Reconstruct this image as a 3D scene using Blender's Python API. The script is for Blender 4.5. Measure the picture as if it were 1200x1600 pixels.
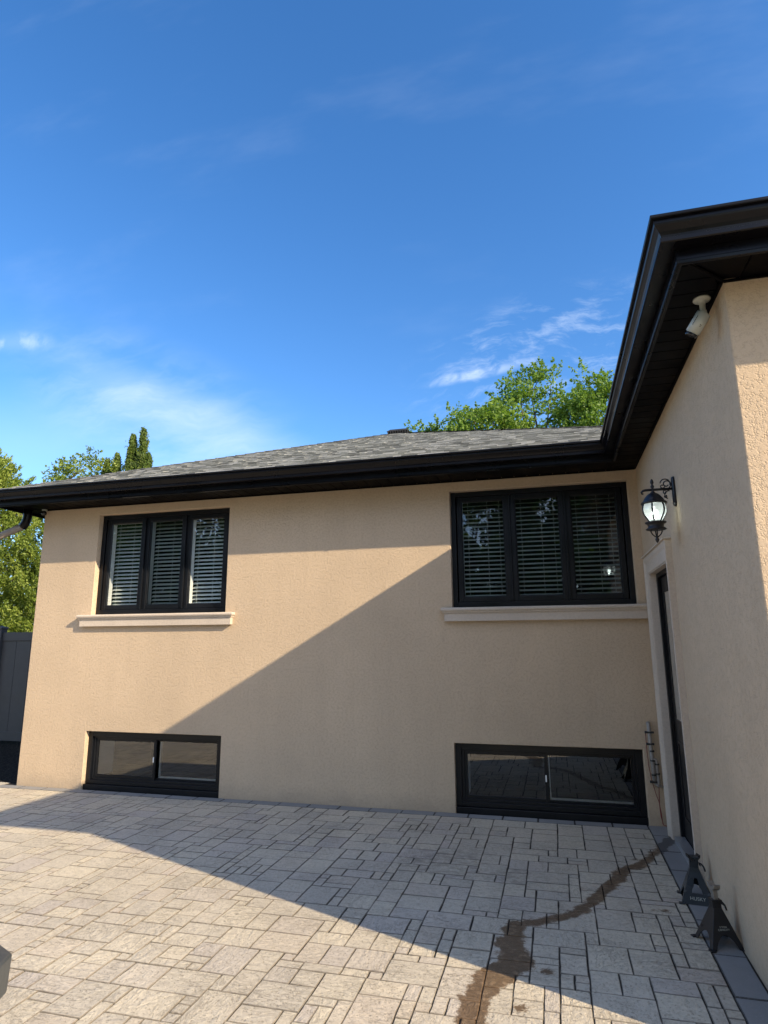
import bpy, bmesh, math, random
import numpy as np
from mathutils import Vector, Matrix
R = math.radians
for o in list(bpy.data.objects): bpy.data.objects.remove(o)
S = bpy.context.scene
C = S.collection
random.seed(7); rng = np.random.default_rng(7)

# ------------------------------------------------------------ camera
CAM = Vector((-0.881, -6.379, 1.6))
cam = bpy.data.objects.new('camera', bpy.data.cameras.new('camera')); C.objects.link(cam)
r_ = Vector((0.96602, 0.25840, -0.00597)); u_ = Vector((0.05838, -0.19562, 0.97894)); f_ = Vector((-0.25178, 0.94602, 0.20406))
m = Matrix((r_, u_, -f_)).transposed().to_4x4(); m.translation = CAM
cam.matrix_world = m
cam.data.sensor_fit = 'VERTICAL'; cam.data.sensor_height = 36.0; cam.data.sensor_width = 27.0
cam.data.lens = 975.6 / 1600 * 36
cam.data.clip_start = 0.05; cam.data.clip_end = 2000
S.camera = cam
# ------------------------------------------------------------ view
S.view_settings.view_transform = 'Standard'; S.view_settings.look = 'None'
S.view_settings.exposure = 1.0; S.view_settings.gamma = 1.0
# ------------------------------------------------------------ sun: direction towards the sun
SUN = Vector((1.0, -0.41, 0.583)).normalized()
sl = bpy.data.lights.new('sun', 'SUN'); sl.energy = 4.3; sl.angle = R(0.5); sl.color = (1.0, 0.82, 0.575)
so = bpy.data.objects.new('sun', sl); C.objects.link(so)
so.rotation_euler = SUN.to_track_quat('Z', 'Y').to_euler(); so.location = (20, -10, 20)
# ------------------------------------------------------------ world
W = bpy.data.worlds.new('World'); S.world = W; W.use_nodes = True

class NT:
    """tiny node helper"""
    def __init__(s, tree): s.t = tree; s.n = tree.nodes; s.l = tree.links
    def node(s, typ, **kw):
        n = s.n.new(typ)
        for k, v in kw.items(): setattr(n, k, v)
        return n
    def put(s, sock, v):
        if isinstance(v, (int, float)): sock.default_value = v
        elif isinstance(v, (tuple, list)): sock.default_value = v
        else: s.l.new(v, sock)
    def math(s, op, a, b=0.0, c=None, clamp=False):
        n = s.node('ShaderNodeMath', operation=op, use_clamp=clamp); s.put(n.inputs[0], a)
        if n.inputs[1].enabled or True: s.put(n.inputs[1], b)
        if c is not None: s.put(n.inputs[2], c)
        return n.outputs[0]
    def vmath(s, op, a, b=(0, 0, 0), scale=None):
        n = s.node('ShaderNodeVectorMath', operation=op); s.put(n.inputs[0], a); s.put(n.inputs[1], b)
        if scale is not None: s.put(n.inputs['Scale'], scale)
        return n.outputs['Value'] if op in ('LENGTH', 'DISTANCE', 'DOT_PRODUCT') else n.outputs[0]
    def noise(s, vec, scale, detail=3, rough=.55, dist=0.0, out=0):
        n = s.node('ShaderNodeTexNoise'); s.put(n.inputs['Vector'], vec); n.inputs['Scale'].default_value = scale
        n.inputs['Detail'].default_value = detail; n.inputs['Roughness'].default_value = rough; n.inputs['Distortion'].default_value = dist
        return n.outputs[out]
    def voro(s, vec, scale, feature='F1', out='Distance'):
        n = s.node('ShaderNodeTexVoronoi', feature=feature); s.put(n.inputs['Vector'], vec); n.inputs['Scale'].default_value = scale
        return n.outputs[out]
    def ramp(s, v, stops):
        n = s.node('ShaderNodeValToRGB'); s.l.new(v, n.inputs[0]); e = n.color_ramp.elements
        while len(e) < len(stops): e.new(.5)
        for k, (p, c) in enumerate(stops):
            e[k].position = p; e[k].color = (c, c, c, 1) if isinstance(c, (int, float)) else (*c, 1)
        return n.outputs[0]
    def mix(s, f, a, b, mode='MIX'):
        n = s.node('ShaderNodeMix', data_type='RGBA', blend_type=mode); s.put(n.inputs[0], f)
        for k, v in ((6, a), (7, b)):
            if isinstance(v, tuple) and len(v) == 3: v = (*v, 1)
            s.put(n.inputs[k], v)
        return n.outputs[2]
    def sstep(s, v, a, b, lo=0.0, hi=1.0):
        n = s.node('ShaderNodeMapRange', interpolation_type='SMOOTHSTEP'); s.put(n.inputs[0], v)
        for k, q in ((1, a), (2, b), (3, lo), (4, hi)): s.put(n.inputs[k], q)
        return n.outputs[0]
    def mapping(s, vec, scale=(1, 1, 1), loc=(0, 0, 0), rot=(0, 0, 0)):
        n = s.node('ShaderNodeMapping'); s.put(n.inputs[0], vec); n.inputs[1].default_value = loc
        n.inputs[2].default_value = rot; n.inputs[3].default_value = scale
        return n.outputs[0]
    def bump(s, h, strength=.5, dist=.01, normal=None):
        n = s.node('ShaderNodeBump'); s.l.new(h, n.inputs['Height']); n.inputs['Strength'].default_value = strength
        n.inputs['Distance'].default_value = dist
        if normal is not None: s.l.new(normal, n.inputs['Normal'])
        return n.outputs[0]

w = NT(W.node_tree); w.n.clear()
sky = w.node('ShaderNodeTexSky', sky_type='NISHITA'); sky.sun_disc = False
sky.sun_elevation = math.asin(SUN.z); sky.sun_rotation = math.atan2(SUN.x, SUN.y)
sky.altitude = 100; sky.air_density = 1.0; sky.dust_density = 0.4; sky.ozone_density = 2.5
tc = w.node('ShaderNodeTexCoord')
sep = w.node('ShaderNodeSeparateXYZ'); w.l.new(tc.outputs['Generated'], sep.inputs[0])
yy = w.math('MAXIMUM', w.math('ABSOLUTE', sep.outputs[1]), 0.05)
cu = w.math('DIVIDE', sep.outputs[0], yy); cv = w.math('DIVIDE', sep.outputs[2], yy)
cmb = w.node('ShaderNodeCombineXYZ'); w.l.new(cu, cmb.inputs[0]); w.l.new(cv, cmb.inputs[1])
UV = cmb.outputs[0]
def blob(cx, cy, rx, ry, ang=0.0, inner=.15):
    v = w.mapping(w.vmath('SUBTRACT', UV, (cx, cy, 0)), rot=(0, 0, -ang))
    v = w.vmath('DIVIDE', v, (rx, ry, 1))
    return w.sstep(w.vmath('LENGTH', v), inner, 1.0, 1.0, 0.0)
warp = w.vmath('ADD', UV, w.vmath('SCALE', w.vmath('SUBTRACT', w.noise(UV, 5, 4, out=1), (.5, .5, .5)), scale=.12))
# soft fan of thin cloud low on the left
streak = w.noise(w.mapping(warp, scale=(2.2, 9, 1), rot=(0, 0, R(28))), 1.6, 5, .6)
fan = w.math('MULTIPLY', blob(-.74, .45, .52, .17, R(-28), .1), w.sstep(streak, .34, .78))
fan2 = w.math('MULTIPLY', blob(-.66, .43, .46, .075, R(-26), .05), .22)
fan3 = w.math('MULTIPLY', blob(-1.0, .40, .55, .17, R(-5), .0), .12)
# small cumulus scrap at the far left
scrap = w.math('MULTIPLY', blob(-1.09, .64, .13, .034, R(-8), .0), w.sstep(w.noise(warp, 14, 5, .6), .38, .62, .2, .8))
# mackerel flecks at the right
fl = w.noise(w.mapping(warp, scale=(6, 15, 1), rot=(0, 0, R(-12))), 1.7, 7, .66)
fleck = w.math('MULTIPLY', blob(.02, .46, .30, .15, R(12), .35), w.sstep(fl, .46, .74))
fleck2 = w.math('MULTIPLY', blob(-.11, .445, .12, .014, R(6), .2), w.sstep(w.noise(warp, 24, 4), .34, .6, .05, .42))
veil = w.math('MULTIPLY', w.sstep(w.noise(w.mapping(UV, scale=(1, 2.4, 1), loc=(3.1, 1, 0)), 1.6, 5, .6), .52, .8), .05)
cl = w.math('MULTIPLY', fan, .30)
for t in (fan2, fan3, w.math('MULTIPLY', scrap, .55), w.math('MULTIPLY', fleck, .30), fleck2, veil): cl = w.math('ADD', cl, t)
# bright thin cloud added in the unseen sky behind the viewer to lift the shade
fill_cloud = w.math('MULTIPLY', w.sstep(sep.outputs[1], .05, -.45), w.sstep(w.noise(tc.outputs['Generated'], 2.4, 5, .6), .30, .62))
cl = w.math('MINIMUM', w.math('ADD', w.math('MULTIPLY', cl, w.sstep(sep.outputs[1], -.05, .1)), w.math('MULTIPLY', fill_cloud, .30)), .9)
hs = w.node('ShaderNodeHueSaturation'); hs.inputs['Saturation'].default_value = 1.26; hs.inputs['Value'].default_value = 1.0
w.l.new(sky.outputs[0], hs.inputs['Color'])
skyc = w.mix(1.0, hs.outputs[0], (1.0, 1.02, 1.12), 'MULTIPLY')
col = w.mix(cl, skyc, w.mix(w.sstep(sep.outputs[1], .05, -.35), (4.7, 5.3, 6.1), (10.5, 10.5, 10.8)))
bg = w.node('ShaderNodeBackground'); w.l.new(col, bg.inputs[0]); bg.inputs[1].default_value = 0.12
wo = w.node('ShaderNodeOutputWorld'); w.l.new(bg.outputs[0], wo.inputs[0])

# ============================================================ helpers
def mat(name, color=(.5, .5, .5), rough=.6, metal=0.0, spec=.5, coat=0.0):
    m = bpy.data.materials.new(name); m.use_nodes = True
    t = NT(m.node_tree); b = t.n['Principled BSDF']
    b.inputs['Base Color'].default_value = (*color, 1); b.inputs['Roughness'].default_value = rough
    b.inputs['Metallic'].default_value = metal; b.inputs['Specular IOR Level'].default_value = spec
    b.inputs['Coat Weight'].default_value = coat
    return m, t, b
def finish_paint(name, color, rough=.4, spec=.5, var=.15, bump=.1, scale=30, metal=0.0):
    m, t, b = mat(name, color, rough, metal, spec)
    tc = t.node('ShaderNodeTexCoord'); v = tc.outputs['Object']
    n = t.noise(v, scale, 4); big = t.noise(v, 3.0, 4)
    f = t.ramp(t.math('ADD', t.math('MULTIPLY', n, .4), t.math('MULTIPLY', big, .6)), [(.3, 1 - var), (.7, 1 + var)])
    t.l.new(t.mix(1.0, (*color, 1), f, 'MULTIPLY'), b.inputs['Base Color'])
    t.l.new(t.ramp(big, [(.3, max(0, rough - .08)), (.7, min(1, rough + .12))]), b.inputs['Roughness'])
    t.l.new(t.bump(n, bump, .002), b.inputs['Normal'])
    return m

class MB:
    def __init__(s): s.v = []; s.f = []; s.idx = {}; s.fc = []
    def p(s, co):
        k = (round(co[0], 5), round(co[1], 5), round(co[2], 5))
        if k not in s.idx: s.idx[k] = len(s.v); s.v.append(tuple(co))
        return s.idx[k]
    def face(s, pts, c=None):
        ids = [s.p(p) for p in pts]
        if len(set(ids)) >= 3: s.f.append(ids); s.fc.append(c)
    def raw(s, verts, faces, c=None):
        b = len(s.v); s.v += [tuple(v) for v in verts]
        for f in faces: s.f.append([b + i for i in f]); s.fc.append(c)
    def box(s, x0, x1, y0, y1, z0, z1, c=None, M=None):
        V = [(x0, y0, z0), (x1, y0, z0), (x1, y1, z0), (x0, y1, z0), (x0, y0, z1), (x1, y0, z1), (x1, y1, z1), (x0, y1, z1)]
        if M is not None: V = [tuple(M @ Vector(v)) for v in V]
        s.raw(V, [(0, 3, 2, 1), (4, 5, 6, 7), (0, 1, 5, 4), (1, 2, 6, 5), (2, 3, 7, 6), (3, 0, 4, 7)], c)
    def tube(s, pts, rad, n=10, cap=True, c=None):
        pts = [Vector(p) for p in pts]; rad = rad if isinstance(rad, (list, tuple)) else [rad] * len(pts)
        V = []; F = []; up = None
        for i, p in enumerate(pts):
            d = (pts[min(i + 1, len(pts) - 1)] - pts[max(i - 1, 0)]).normalized()
            if up is None:
                up = Vector((0, 0, 1)) if abs(d.z) < .9 else Vector((1, 0, 0))
            a = d.cross(up); 
            if a.length < 1e-5: a = d.orthogonal()
            a.normalize(); b = a.cross(d).normalized(); up = b
            for k in range(n):
                t = 2 * math.pi * k / n
                V.append(p + (a * math.cos(t) + b * math.sin(t)) * rad[i])
        for i in range(len(pts) - 1):
            for k in range(n):
                k2 = (k + 1) % n
                F.append((i * n + k, i * n + k2, (i + 1) * n + k2, (i + 1) * n + k))
        if cap:
            F.append(tuple(range(n - 1, -1, -1))); e = (len(pts) - 1) * n; F.append(tuple(e + k for k in range(n)))
        s.raw(V, F, c)
    def lathe(s, prof, n=24, center=(0, 0, 0), lobes=0, amp=0.0, c=None, M=None):
        V = []; F = []; cx, cy, cz = center
        for (r, z) in prof:
            for k in range(n):
                t = 2 * math.pi * k / n; rr = r * (1 + amp * abs(math.sin(lobes * t / 2))) if lobes else r
                q = Vector((rr * math.cos(t), rr * math.sin(t), z))
                if M is not None: q = M @ q
                V.append((cx + q.x, cy + q.y, cz + q.z))
        for i in range(len(prof) - 1):
            for k in range(n):
                k2 = (k + 1) % n
                F.append((i * n + k, i * n + k2, (i + 1) * n + k2, (i + 1) * n + k))
        F.append(tuple(range(n - 1, -1, -1))); e = (len(prof) - 1) * n; F.append(tuple(e + k for k in range(n)))
        s.raw(V, F, c)
    def build(s, name, mt, parent=None, bevel=0, smooth=False, seg=2, attr=None, loc=None):
        me = bpy.data.meshes.new(name); me.from_pydata([tuple(v) for v in s.v], [], s.f); me.update()
        bm = bmesh.new(); bm.from_mesh(me); bmesh.ops.recalc_face_normals(bm, faces=bm.faces); bm.to_mesh(me); bm.free()
        if attr:
            ca = me.color_attributes.new(attr, 'FLOAT_COLOR', 'CORNER')
            arr = np.zeros((len(me.loops), 4), np.float32); arr[:, 3] = 1
            k = 0
            for pi, poly in enumerate(me.polygons):
                n = len(poly.vertices); arr[poly.loop_start:poly.loop_start + n, :3] = s.fc[pi] or (.5, .5, .5)
            ca.data.foreach_set('color', arr.ravel())
        o = bpy.data.objects.new(name, me); C.objects.link(o); me.materials.append(mt)
        if smooth:
            me.polygons.foreach_set('use_smooth', [True] * len(me.polygons))
        if bevel:
            md = o.modifiers.new('bevel', 'BEVEL'); md.width = bevel; md.segments = seg; md.limit_method = 'ANGLE'; md.angle_limit = R(35)
            me.polygons.foreach_set('use_smooth', [True] * len(me.polygons)); md.harden_normals = True
        if parent: o.parent = parent
        if loc: o.location = loc
        return o
def tag(o, label=None, cat=None, group=None, kind=None):
    for k, v in (('label', label), ('category', cat), ('group', group), ('kind', kind)):
        if v: o[k] = v
    return o
def empty(name, loc=(0, 0, 0), rz=0):
    o = bpy.data.objects.new(name, None); C.objects.link(o); o.location = loc; o.rotation_euler = (0, 0, rz); o.empty_display_size = .1
    return o
def text_mesh(name, body, size, M, mt, parent, extrude=.0006, wide=1.0):
    cu = bpy.data.curves.new(name, 'FONT'); cu.body = body; cu.size = size; cu.extrude = extrude; cu.align_x = 'CENTER'; cu.align_y = 'CENTER'
    to = bpy.data.objects.new(name + '_tmp', cu); C.objects.link(to)
    dg = bpy.context.evaluated_depsgraph_get(); me = bpy.data.meshes.new_from_object(to.evaluated_get(dg))
    bpy.data.objects.remove(to); bpy.data.curves.remove(cu)
    me.transform(Matrix.Diagonal((wide, 1, 1, 1))); me.transform(M); me.materials.clear(); me.materials.append(mt)
    o = bpy.data.objects.new(name, me); C.objects.link(o); o.parent = parent
    return o

# ============================================================ materials
def stucco(name, base, grain=1.0):
    m, t, b = mat(name, base, .92, spec=.25)
    tc = t.node('ShaderNodeTexCoord'); v = tc.outputs['Object']
    v2 = t.vmath('ADD', v, t.vmath('SCALE', t.noise(v, 60, 2, out=1), scale=.012))
    worm = t.voro(v2, 78, 'DISTANCE_TO_EDGE')
    wormr = t.ramp(worm, [(.0, 0), (.22, 1)])
    pick = t.sstep(t.noise(v, 42, 3), .40, .62)
    groove = t.math('MULTIPLY', t.math('SUBTRACT', 1.0, wormr), pick)
    grit = t.noise(v, 260, 3, .7); mid = t.noise(v, 55, 4, .65)
    big = t.noise(v, .9, 5, .6); streak = t.noise(t.mapping(v, scale=(3, 3, .35)), 1.5, 4)
    h = t.math('SUBTRACT', t.math('ADD', t.math('MULTIPLY', grit, .30), t.math('MULTIPLY', mid, .7)), t.math('MULTIPLY', groove, .55))
    hb = t.noise(v, 2.2, 3)
    nb = t.bump(hb, .25, .012)
    t.l.new(t.bump(h, .75 * grain, .0042, nb), b.inputs['Normal'])
    c = t.mix(t.ramp(big, [(.3, 0), (.7, 1)]), tuple(x * .90 for x in base), tuple(min(1, x * 1.05) for x in base))
    c = t.mix(t.math('MULTIPLY', t.ramp(streak, [(.45, 0), (.8, 1)]), .22), c, tuple(x * .72 for x in base))
    c = t.mix(t.math('MULTIPLY', groove, .30), c, tuple(x * .55 for x in base))
    c = t.mix(t.math('MULTIPLY', t.ramp(grit, [(.35, 1), (.6, 0)]), .16), c, tuple(x * .6 for x in base))
    # dirt splashed up from the paving
    sp = t.node('ShaderNodeSeparateXYZ'); t.l.new(v, sp.inputs[0])
    dirt = t.math('MULTIPLY', t.sstep(t.math('ADD', sp.outputs[2], t.math('MULTIPLY', t.noise(v, 7, 4), .22)), .10, .30, 1, 0), .22)
    c = t.mix(dirt, c, (.16, .135, .11))
    t.l.new(c, b.inputs['Base Color'])
    return m
M_STUCCO = stucco('tan_stucco', (.575, .448, .316))
M_TRIM = stucco('smooth_trim_stucco', (.58, .50, .415), .35)
M_BLACK = finish_paint('black_aluminium', (.002, .002, .0035), .30, .24, .2, .012, 18)
M_SOFFIT = finish_paint('black_soffit', (.0012, .0012, .0022), .5, .07, .2, .1, 60)
M_FRAME = finish_paint('black_window_frame', (.004, .005, .0075), .36, .35, .15, .03, 30)
M_WHITE = finish_paint('white_vinyl', (.86, .87, .87), .4, .4, .05, .05, 20)
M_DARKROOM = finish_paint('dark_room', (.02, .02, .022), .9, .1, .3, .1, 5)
M_IRON = finish_paint('black_cast_iron', (.012, .012, .016), .38, .5, .3, .35, 90)
M_DOWN = finish_paint('brown_downspout', (.24, .205, .17), .4, .5, .1, .05, 12)
M_FENCE = finish_paint('charcoal_vinyl', (.07, .07, .072), .5, .4, .12, .05, 10)

def m_glass(name, refl_add=.03, tint=(.9, .93, .92)):
    m = bpy.data.materials.new(name); m.use_nodes = True; t = NT(m.node_tree); t.n.clear()
    out = t.node('ShaderNodeOutputMaterial'); tr = t.node('ShaderNodeBsdfTransparent'); tr.inputs[0].default_value = (*tint, 1)
    gl = t.node('ShaderNodeBsdfGlossy'); gl.inputs['Roughness'].default_value = 0.0; gl.inputs[0].default_value = (.95, .97, .97, 1)
    fr = t.node('ShaderNodeFresnel'); fr.inputs[0].default_value = 1.52
    tc = t.node('ShaderNodeTexCoord')
    bp = t.bump(t.noise(tc.outputs['Object'], 2.3, 2), .10, .006)
    t.l.new(bp, gl.inputs['Normal'])
    f = t.math('ADD', t.math('MULTIPLY', fr.outputs[0], 1.45), refl_add, clamp=True)
    mx = t.node('ShaderNodeMixShader'); t.l.new(f, mx.inputs[0]); t.l.new(tr.outputs[0], mx.inputs[1]); t.l.new(gl.outputs[0], mx.inputs[2])
    t.l.new(mx.outputs[0], out.inputs[0]); return m
M_GLASS = m_glass('window_glass')
M_GLASSB = m_glass('basement_glass', .07, (.82, .85, .85))

def m_blind():
    m, t, b = mat('blind_slat', (.78, .83, .80), .45); return m
M_BLIND = m_blind()

def m_paver():
    m, t, b = mat('tumbled_pavers', (.4, .35, .3), .85, spec=.3)
    tc = t.node('ShaderNodeTexCoord'); v = tc.outputs['Object']
    at = t.node('ShaderNodeVertexColor'); at.layer_name = 'stone'
    sp = t.node('ShaderNodeSeparateColor'); t.l.new(at.outputs[0], sp.inputs[0]); r, g, bl = sp.outputs
    side = t.math('GREATER_THAN', r, 1.5); r = t.math('SUBTRACT', r, t.math('MULTIPLY', side, 2.0))
    vo = t.vmath('ADD', v, t.vmath('SCALE', at.outputs[0], scale=17.0))
    # slate-like cleft relief, run direction differs per stone
    cleft = t.noise(t.mapping(vo, scale=(1, 2.8, 1)), 9, 6, .62, 1.2)
    cleft2 = t.noise(t.mapping(vo, scale=(2.6, 1, 1)), 9, 6, .62, 1.2)
    pk = t.math('GREATER_THAN', bl, .5)
    cf = t.math('ADD', t.math('MULTIPLY', cleft, pk), t.math('MULTIPLY', cleft2, t.math('SUBTRACT', 1.0, pk)))
    ridge = t.math('ABSOLUTE', t.math('SUBTRACT', cf, .5))
    crack = t.sstep(ridge, .0, .05, 1, 0)
    grit = t.noise(v, 220, 3, .7); mid = t.noise(vo, 38, 4, .6)
    soft = t.sstep(t.noise(v, 2.6, 3), .38, .62)
    crack = t.math('MULTIPLY', crack, soft)
    h = t.math('ADD', t.math('MULTIPLY', cf, .9), t.math('ADD', t.math('MULTIPLY', grit, .14), t.math('MULTIPLY', mid, .3)))
    pit = t.sstep(t.noise(vo, 85, 3, .6), .56, .68)
    h = t.math('SUBTRACT', h, t.math('ADD', t.math('MULTIPLY', crack, .14), t.math('MULTIPLY', pit, .25)))
    t.l.new(t.bump(h, 1.0, .011), b.inputs['Normal'])
    c = t.mix(r, (.64, .565, .425), (.54, .485, .385))
    c = t.mix(t.math('MULTIPLY', t.sstep(g, .72, 1.0), .55), c, (.50, .445, .40))
    c = t.mix(t.math('MULTIPLY', t.sstep(bl, .80, 1.0), .28), c, (.60, .48, .37))
    c = t.mix(t.math('MULTIPLY', t.ramp(mid, [(.35, 1), (.6, 0)]), .30), c, (.25, .21, .17))
    c = t.mix(t.math('MULTIPLY', t.ramp(t.noise(v, 1.1, 5, .6), [(.4, 0), (.75, 1)]), .35), c, (.27, .24, .205))
    sp2 = t.sstep(t.noise(v, 330, 2, .5), .62, .70)
    c = t.mix(t.math('MULTIPLY', sp2, .55), c, (.72, .68, .60))
    c = t.mix(t.math('MULTIPLY', t.sstep(t.noise(v, 300, 2, .5), .34, .27), .4), c, (.12, .10, .085))
    c = t.mix(t.math('MULTIPLY', pit, .38), c, (.17, .14, .11))
    c = t.mix(t.math('MULTIPLY', crack, .30), c, (.16, .135, .11))
    c = t.mix(t.math('MULTIPLY', side, .62), c, (.085, .072, .058))
    def seg_dist(a, b2):
        pa = t.vmath('SUBTRACT', FLAT, (*a, 0)); ba = Vector((b2[0] - a[0], b2[1] - a[1], 0)); L2 = ba.length_squared
        hh = t.math('DIVIDE', t.vmath('DOT_PRODUCT', pa, tuple(ba)), L2, clamp=True)
        return t.vmath('LENGTH', t.vmath('SUBTRACT', pa, t.vmath('SCALE', tuple(ba), scale=hh)))
    s3 = t.node('ShaderNodeSeparateXYZ'); t.l.new(v, s3.inputs[0])
    cb = t.node('ShaderNodeCombineXYZ'); t.l.new(s3.outputs[0], cb.inputs[0]); t.l.new(s3.outputs[1], cb.inputs[1])
    FLAT0 = cb.outputs[0]
    FLAT = t.vmath('ADD', FLAT0, t.vmath('SCALE', t.vmath('SUBTRACT', t.noise(FLAT0, 12, 7, .72, out=1), (.5, .5, .5)), scale=.15))
    pts = [(-.06, -.36, .04), (-.20, -.70, .042), (-.36, -1.09, .052), (-.50, -1.22, .08), (-.56, -1.42, .062), (-.73, -1.81, .055), (-.83, -2.04, .06), (-1.02, -2.19, .05),
           (-1.19, -2.31, .06), (-1.21, -2.52, .085), (-1.16, -2.74, .12), (-1.28, -2.95, .10), (-1.33, -3.15, .075), (-1.32, -3.6, .08), (-1.36, -4.4, .09)]
    wet = None
    for (x0, y0, r0), (x1, y1, r1) in zip(pts, pts[1:]):
        d = t.math('SUBTRACT', seg_dist((x0, y0), (x1, y1)), (r0 + r1) / 2 * .84)
        wet = d if wet is None else t.math('MINIMUM', wet, d)
    for (x, y, r0) in ((-.33, -1.89, .028), (-.38, -1.90, .018), (-.40, -.98, .03), (-1.02, -2.80, .035), (-1.12, -3.15, .03)):
        wet = t.math('MINIMUM', wet, t.math('SUBTRACT', t.vmath('DISTANCE', FLAT, (x, y, 0)), r0))
    wet = t.math('ADD', wet, t.math('MULTIPLY', t.math('SUBTRACT', t.noise(v, 70, 4, .7), .5), .045))
    wetm = t.sstep(wet, -.016, .006, 1, 0)
    stain2 = t.math('MULTIPLY', t.sstep(t.noise(v, 22, 4, .65), .28, .52), wetm)
    c = t.mix(t.math('MULTIPLY', wetm, .74), c, (.20, .108, .042)); c = t.mix(t.math('MULTIPLY', stain2, .55), c, (.055, .034, .018))
    # older dark marks on the paving
    old = None
    for (x, y, r0) in ((-2.81, -.70, .07), (-1.75, -1.38, .30), (-1.25, -1.55, .15), (-2.2, -.6, .12)):
        d = t.sstep(t.math('SUBTRACT', t.vmath('DISTANCE', FLAT, (x, y, 0)), r0), -.12, .16, .38, 0)
        old = d if old is None else t.math('MAXIMUM', old, d)
    c = t.mix(t.math('MULTIPLY', old, t.sstep(t.noise(v, 13, 5, .7), .38, .62)), c, (.07, .065, .055))
    t.l.new(c, b.inputs['Base Color'])
    t.l.new(t.math('SUBTRACT', .86, t.math('MULTIPLY', wetm, .46)), b.inputs['Roughness'])
    return m
M_PAVER = m_paver()
def m_joint():
    m, t, b = mat('joint_sand', (.09, .08, .07), .95, spec=.1)
    tc = t.node('ShaderNodeTexCoord'); v = tc.outputs['Object']
    t.l.new(t.ramp(t.noise(v, 60, 4), [(.3, (.028, .024, .021)), (.75, (.075, .063, .052))]), b.inputs['Base Color'])
    t.l.new(t.bump(t.noise(v, 200, 3), .6, .003), b.inputs['Normal']); return m
M_JOINT = m_joint()
def m_border():
    m, t, b = mat('charcoal_border_paver', (.17, .18, .19), .85, spec=.3)
    tc = t.node('ShaderNodeTexCoord'); v = tc.outputs['Object']
    at = t.node('ShaderNodeVertexColor'); at.layer_name = 'stone'
    c = t.mix(t.noise(v, 8, 4), (.19, .19, .185), (.26, .255, .245)); sp0 = t.node('ShaderNodeSeparateColor'); t.l.new(at.outputs[0], sp0.inputs[0]); c = t.mix(t.math('MULTIPLY', sp0.outputs[1], .35), c, (.27, .27, .265)); c = t.mix(t.math('MULTIPLY', t.math('GREATER_THAN', sp0.outputs[0], 1.5), .75), c, (.04, .036, .032))
    c = t.mix(t.math('MULTIPLY', t.sstep(t.noise(v, 240, 3), .55, .7), .4), c, (.40, .40, .40))
    # the wet trail starts on the border by the door
    s3 = t.node('ShaderNodeSeparateXYZ'); t.l.new(v, s3.inputs[0])
    vv = t.vmath('ADD', v, t.vmath('SCALE', t.vmath('SUBTRACT', t.noise(v, 9, 5, .65, out=1), (.5, .5, .5)), scale=.13))
    a = Vector((-.03, -.34, .0)); q = Vector((-.22, -.76, 0)); ba = q - a
    pa = t.vmath('SUBTRACT', vv, tuple(a)); hh = t.math('DIVIDE', t.vmath('DOT_PRODUCT', pa, tuple(ba)), ba.length_squared, clamp=True)
    d = t.vmath('LENGTH', t.vmath('SUBTRACT', pa, t.vmath('SCALE', tuple(ba), scale=hh)))
    wm = t.sstep(t.math('SUBTRACT', d, .05), -.006, .006, .7, 0)
    c = t.mix(wm, c, (.04, .032, .028))
    t.l.new(c, b.inputs['Base Color']); t.l.new(t.bump(t.noise(v, 180, 4), .5, .003), b.inputs['Normal']); return m
M_BORDER = m_border()
def m_shingle():
    m, t, b = mat('asphalt_shingle', (.2, .2, .2), .9, spec=.2)
    tc = t.node('ShaderNodeTexCoord'); v = tc.outputs['Object']
    at = t.node('ShaderNodeVertexColor'); at.layer_name = 'stone'
    sp = t.node('ShaderNodeSeparateColor'); t.l.new(at.outputs[0], sp.inputs[0])
    c = t.ramp(sp.outputs[0], [(0, (.18, .186, .178)), (.45, (.30, .31, .292)), (1, (.44, .445, .415))])
    g = t.noise(v, 350, 2, .7)
    c = t.mix(t.math('MULTIPLY', t.ramp(g, [(.35, 1), (.6, 0)]), .5), c, (.05, .05, .05))
    c = t.mix(t.math('MULTIPLY', t.ramp(t.noise(v, 7, 4), [(.45, 0), (.7, 1)]), .3), c, (.10, .10, .095))
    t.l.new(c, b.inputs['Base Color']); t.l.new(t.bump(g, .6, .003), b.inputs['Normal']); return m
M_SHINGLE = m_shingle()
def m_leaf(name, c1, c2, c3, trans=.35):
    m, t, b = mat(name, c1, .55, spec=.35)
    at = t.node('ShaderNodeVertexColor'); at.layer_name = 'leaf'
    sp = t.node('ShaderNodeSeparateColor'); t.l.new(at.outputs[0], sp.inputs[0])
    c = t.ramp(sp.outputs[0], [(0, c1), (.55, c2), (1, c3)])
    t.l.new(c, b.inputs['Base Color'])
    tr = t.node('ShaderNodeBsdfTranslucent'); t.l.new(t.mix(1.0, c, (1.3, 1.35, .6), 'MULTIPLY'), tr.inputs[0])
    mx = t.node('ShaderNodeMixShader'); mx.inputs[0].default_value = trans
    out = t.n['Material Output']; t.l.new(b.outputs[0], mx.inputs[1]); t.l.new(tr.outputs[0], mx.inputs[2]); t.l.new(mx.outputs[0], out.inputs[0])
    return m
M_CEDAR = m_leaf('cedar_foliage', (.09, .135, .018), (.17, .235, .035), (.31, .36, .07), .3)
M_MAPLE = m_leaf('maple_foliage', (.09, .17, .022), (.16, .26, .04), (.27, .37, .08), .4)
M_SPIRE = m_leaf('spruce_foliage', (.055, .095, .016), (.095, .145, .024), (.17, .22, .04), .2)
M_DARKTREE = m_leaf('hedge_foliage', (.05, .10, .022), (.085, .16, .035), (.14, .23, .06), .35)
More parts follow.
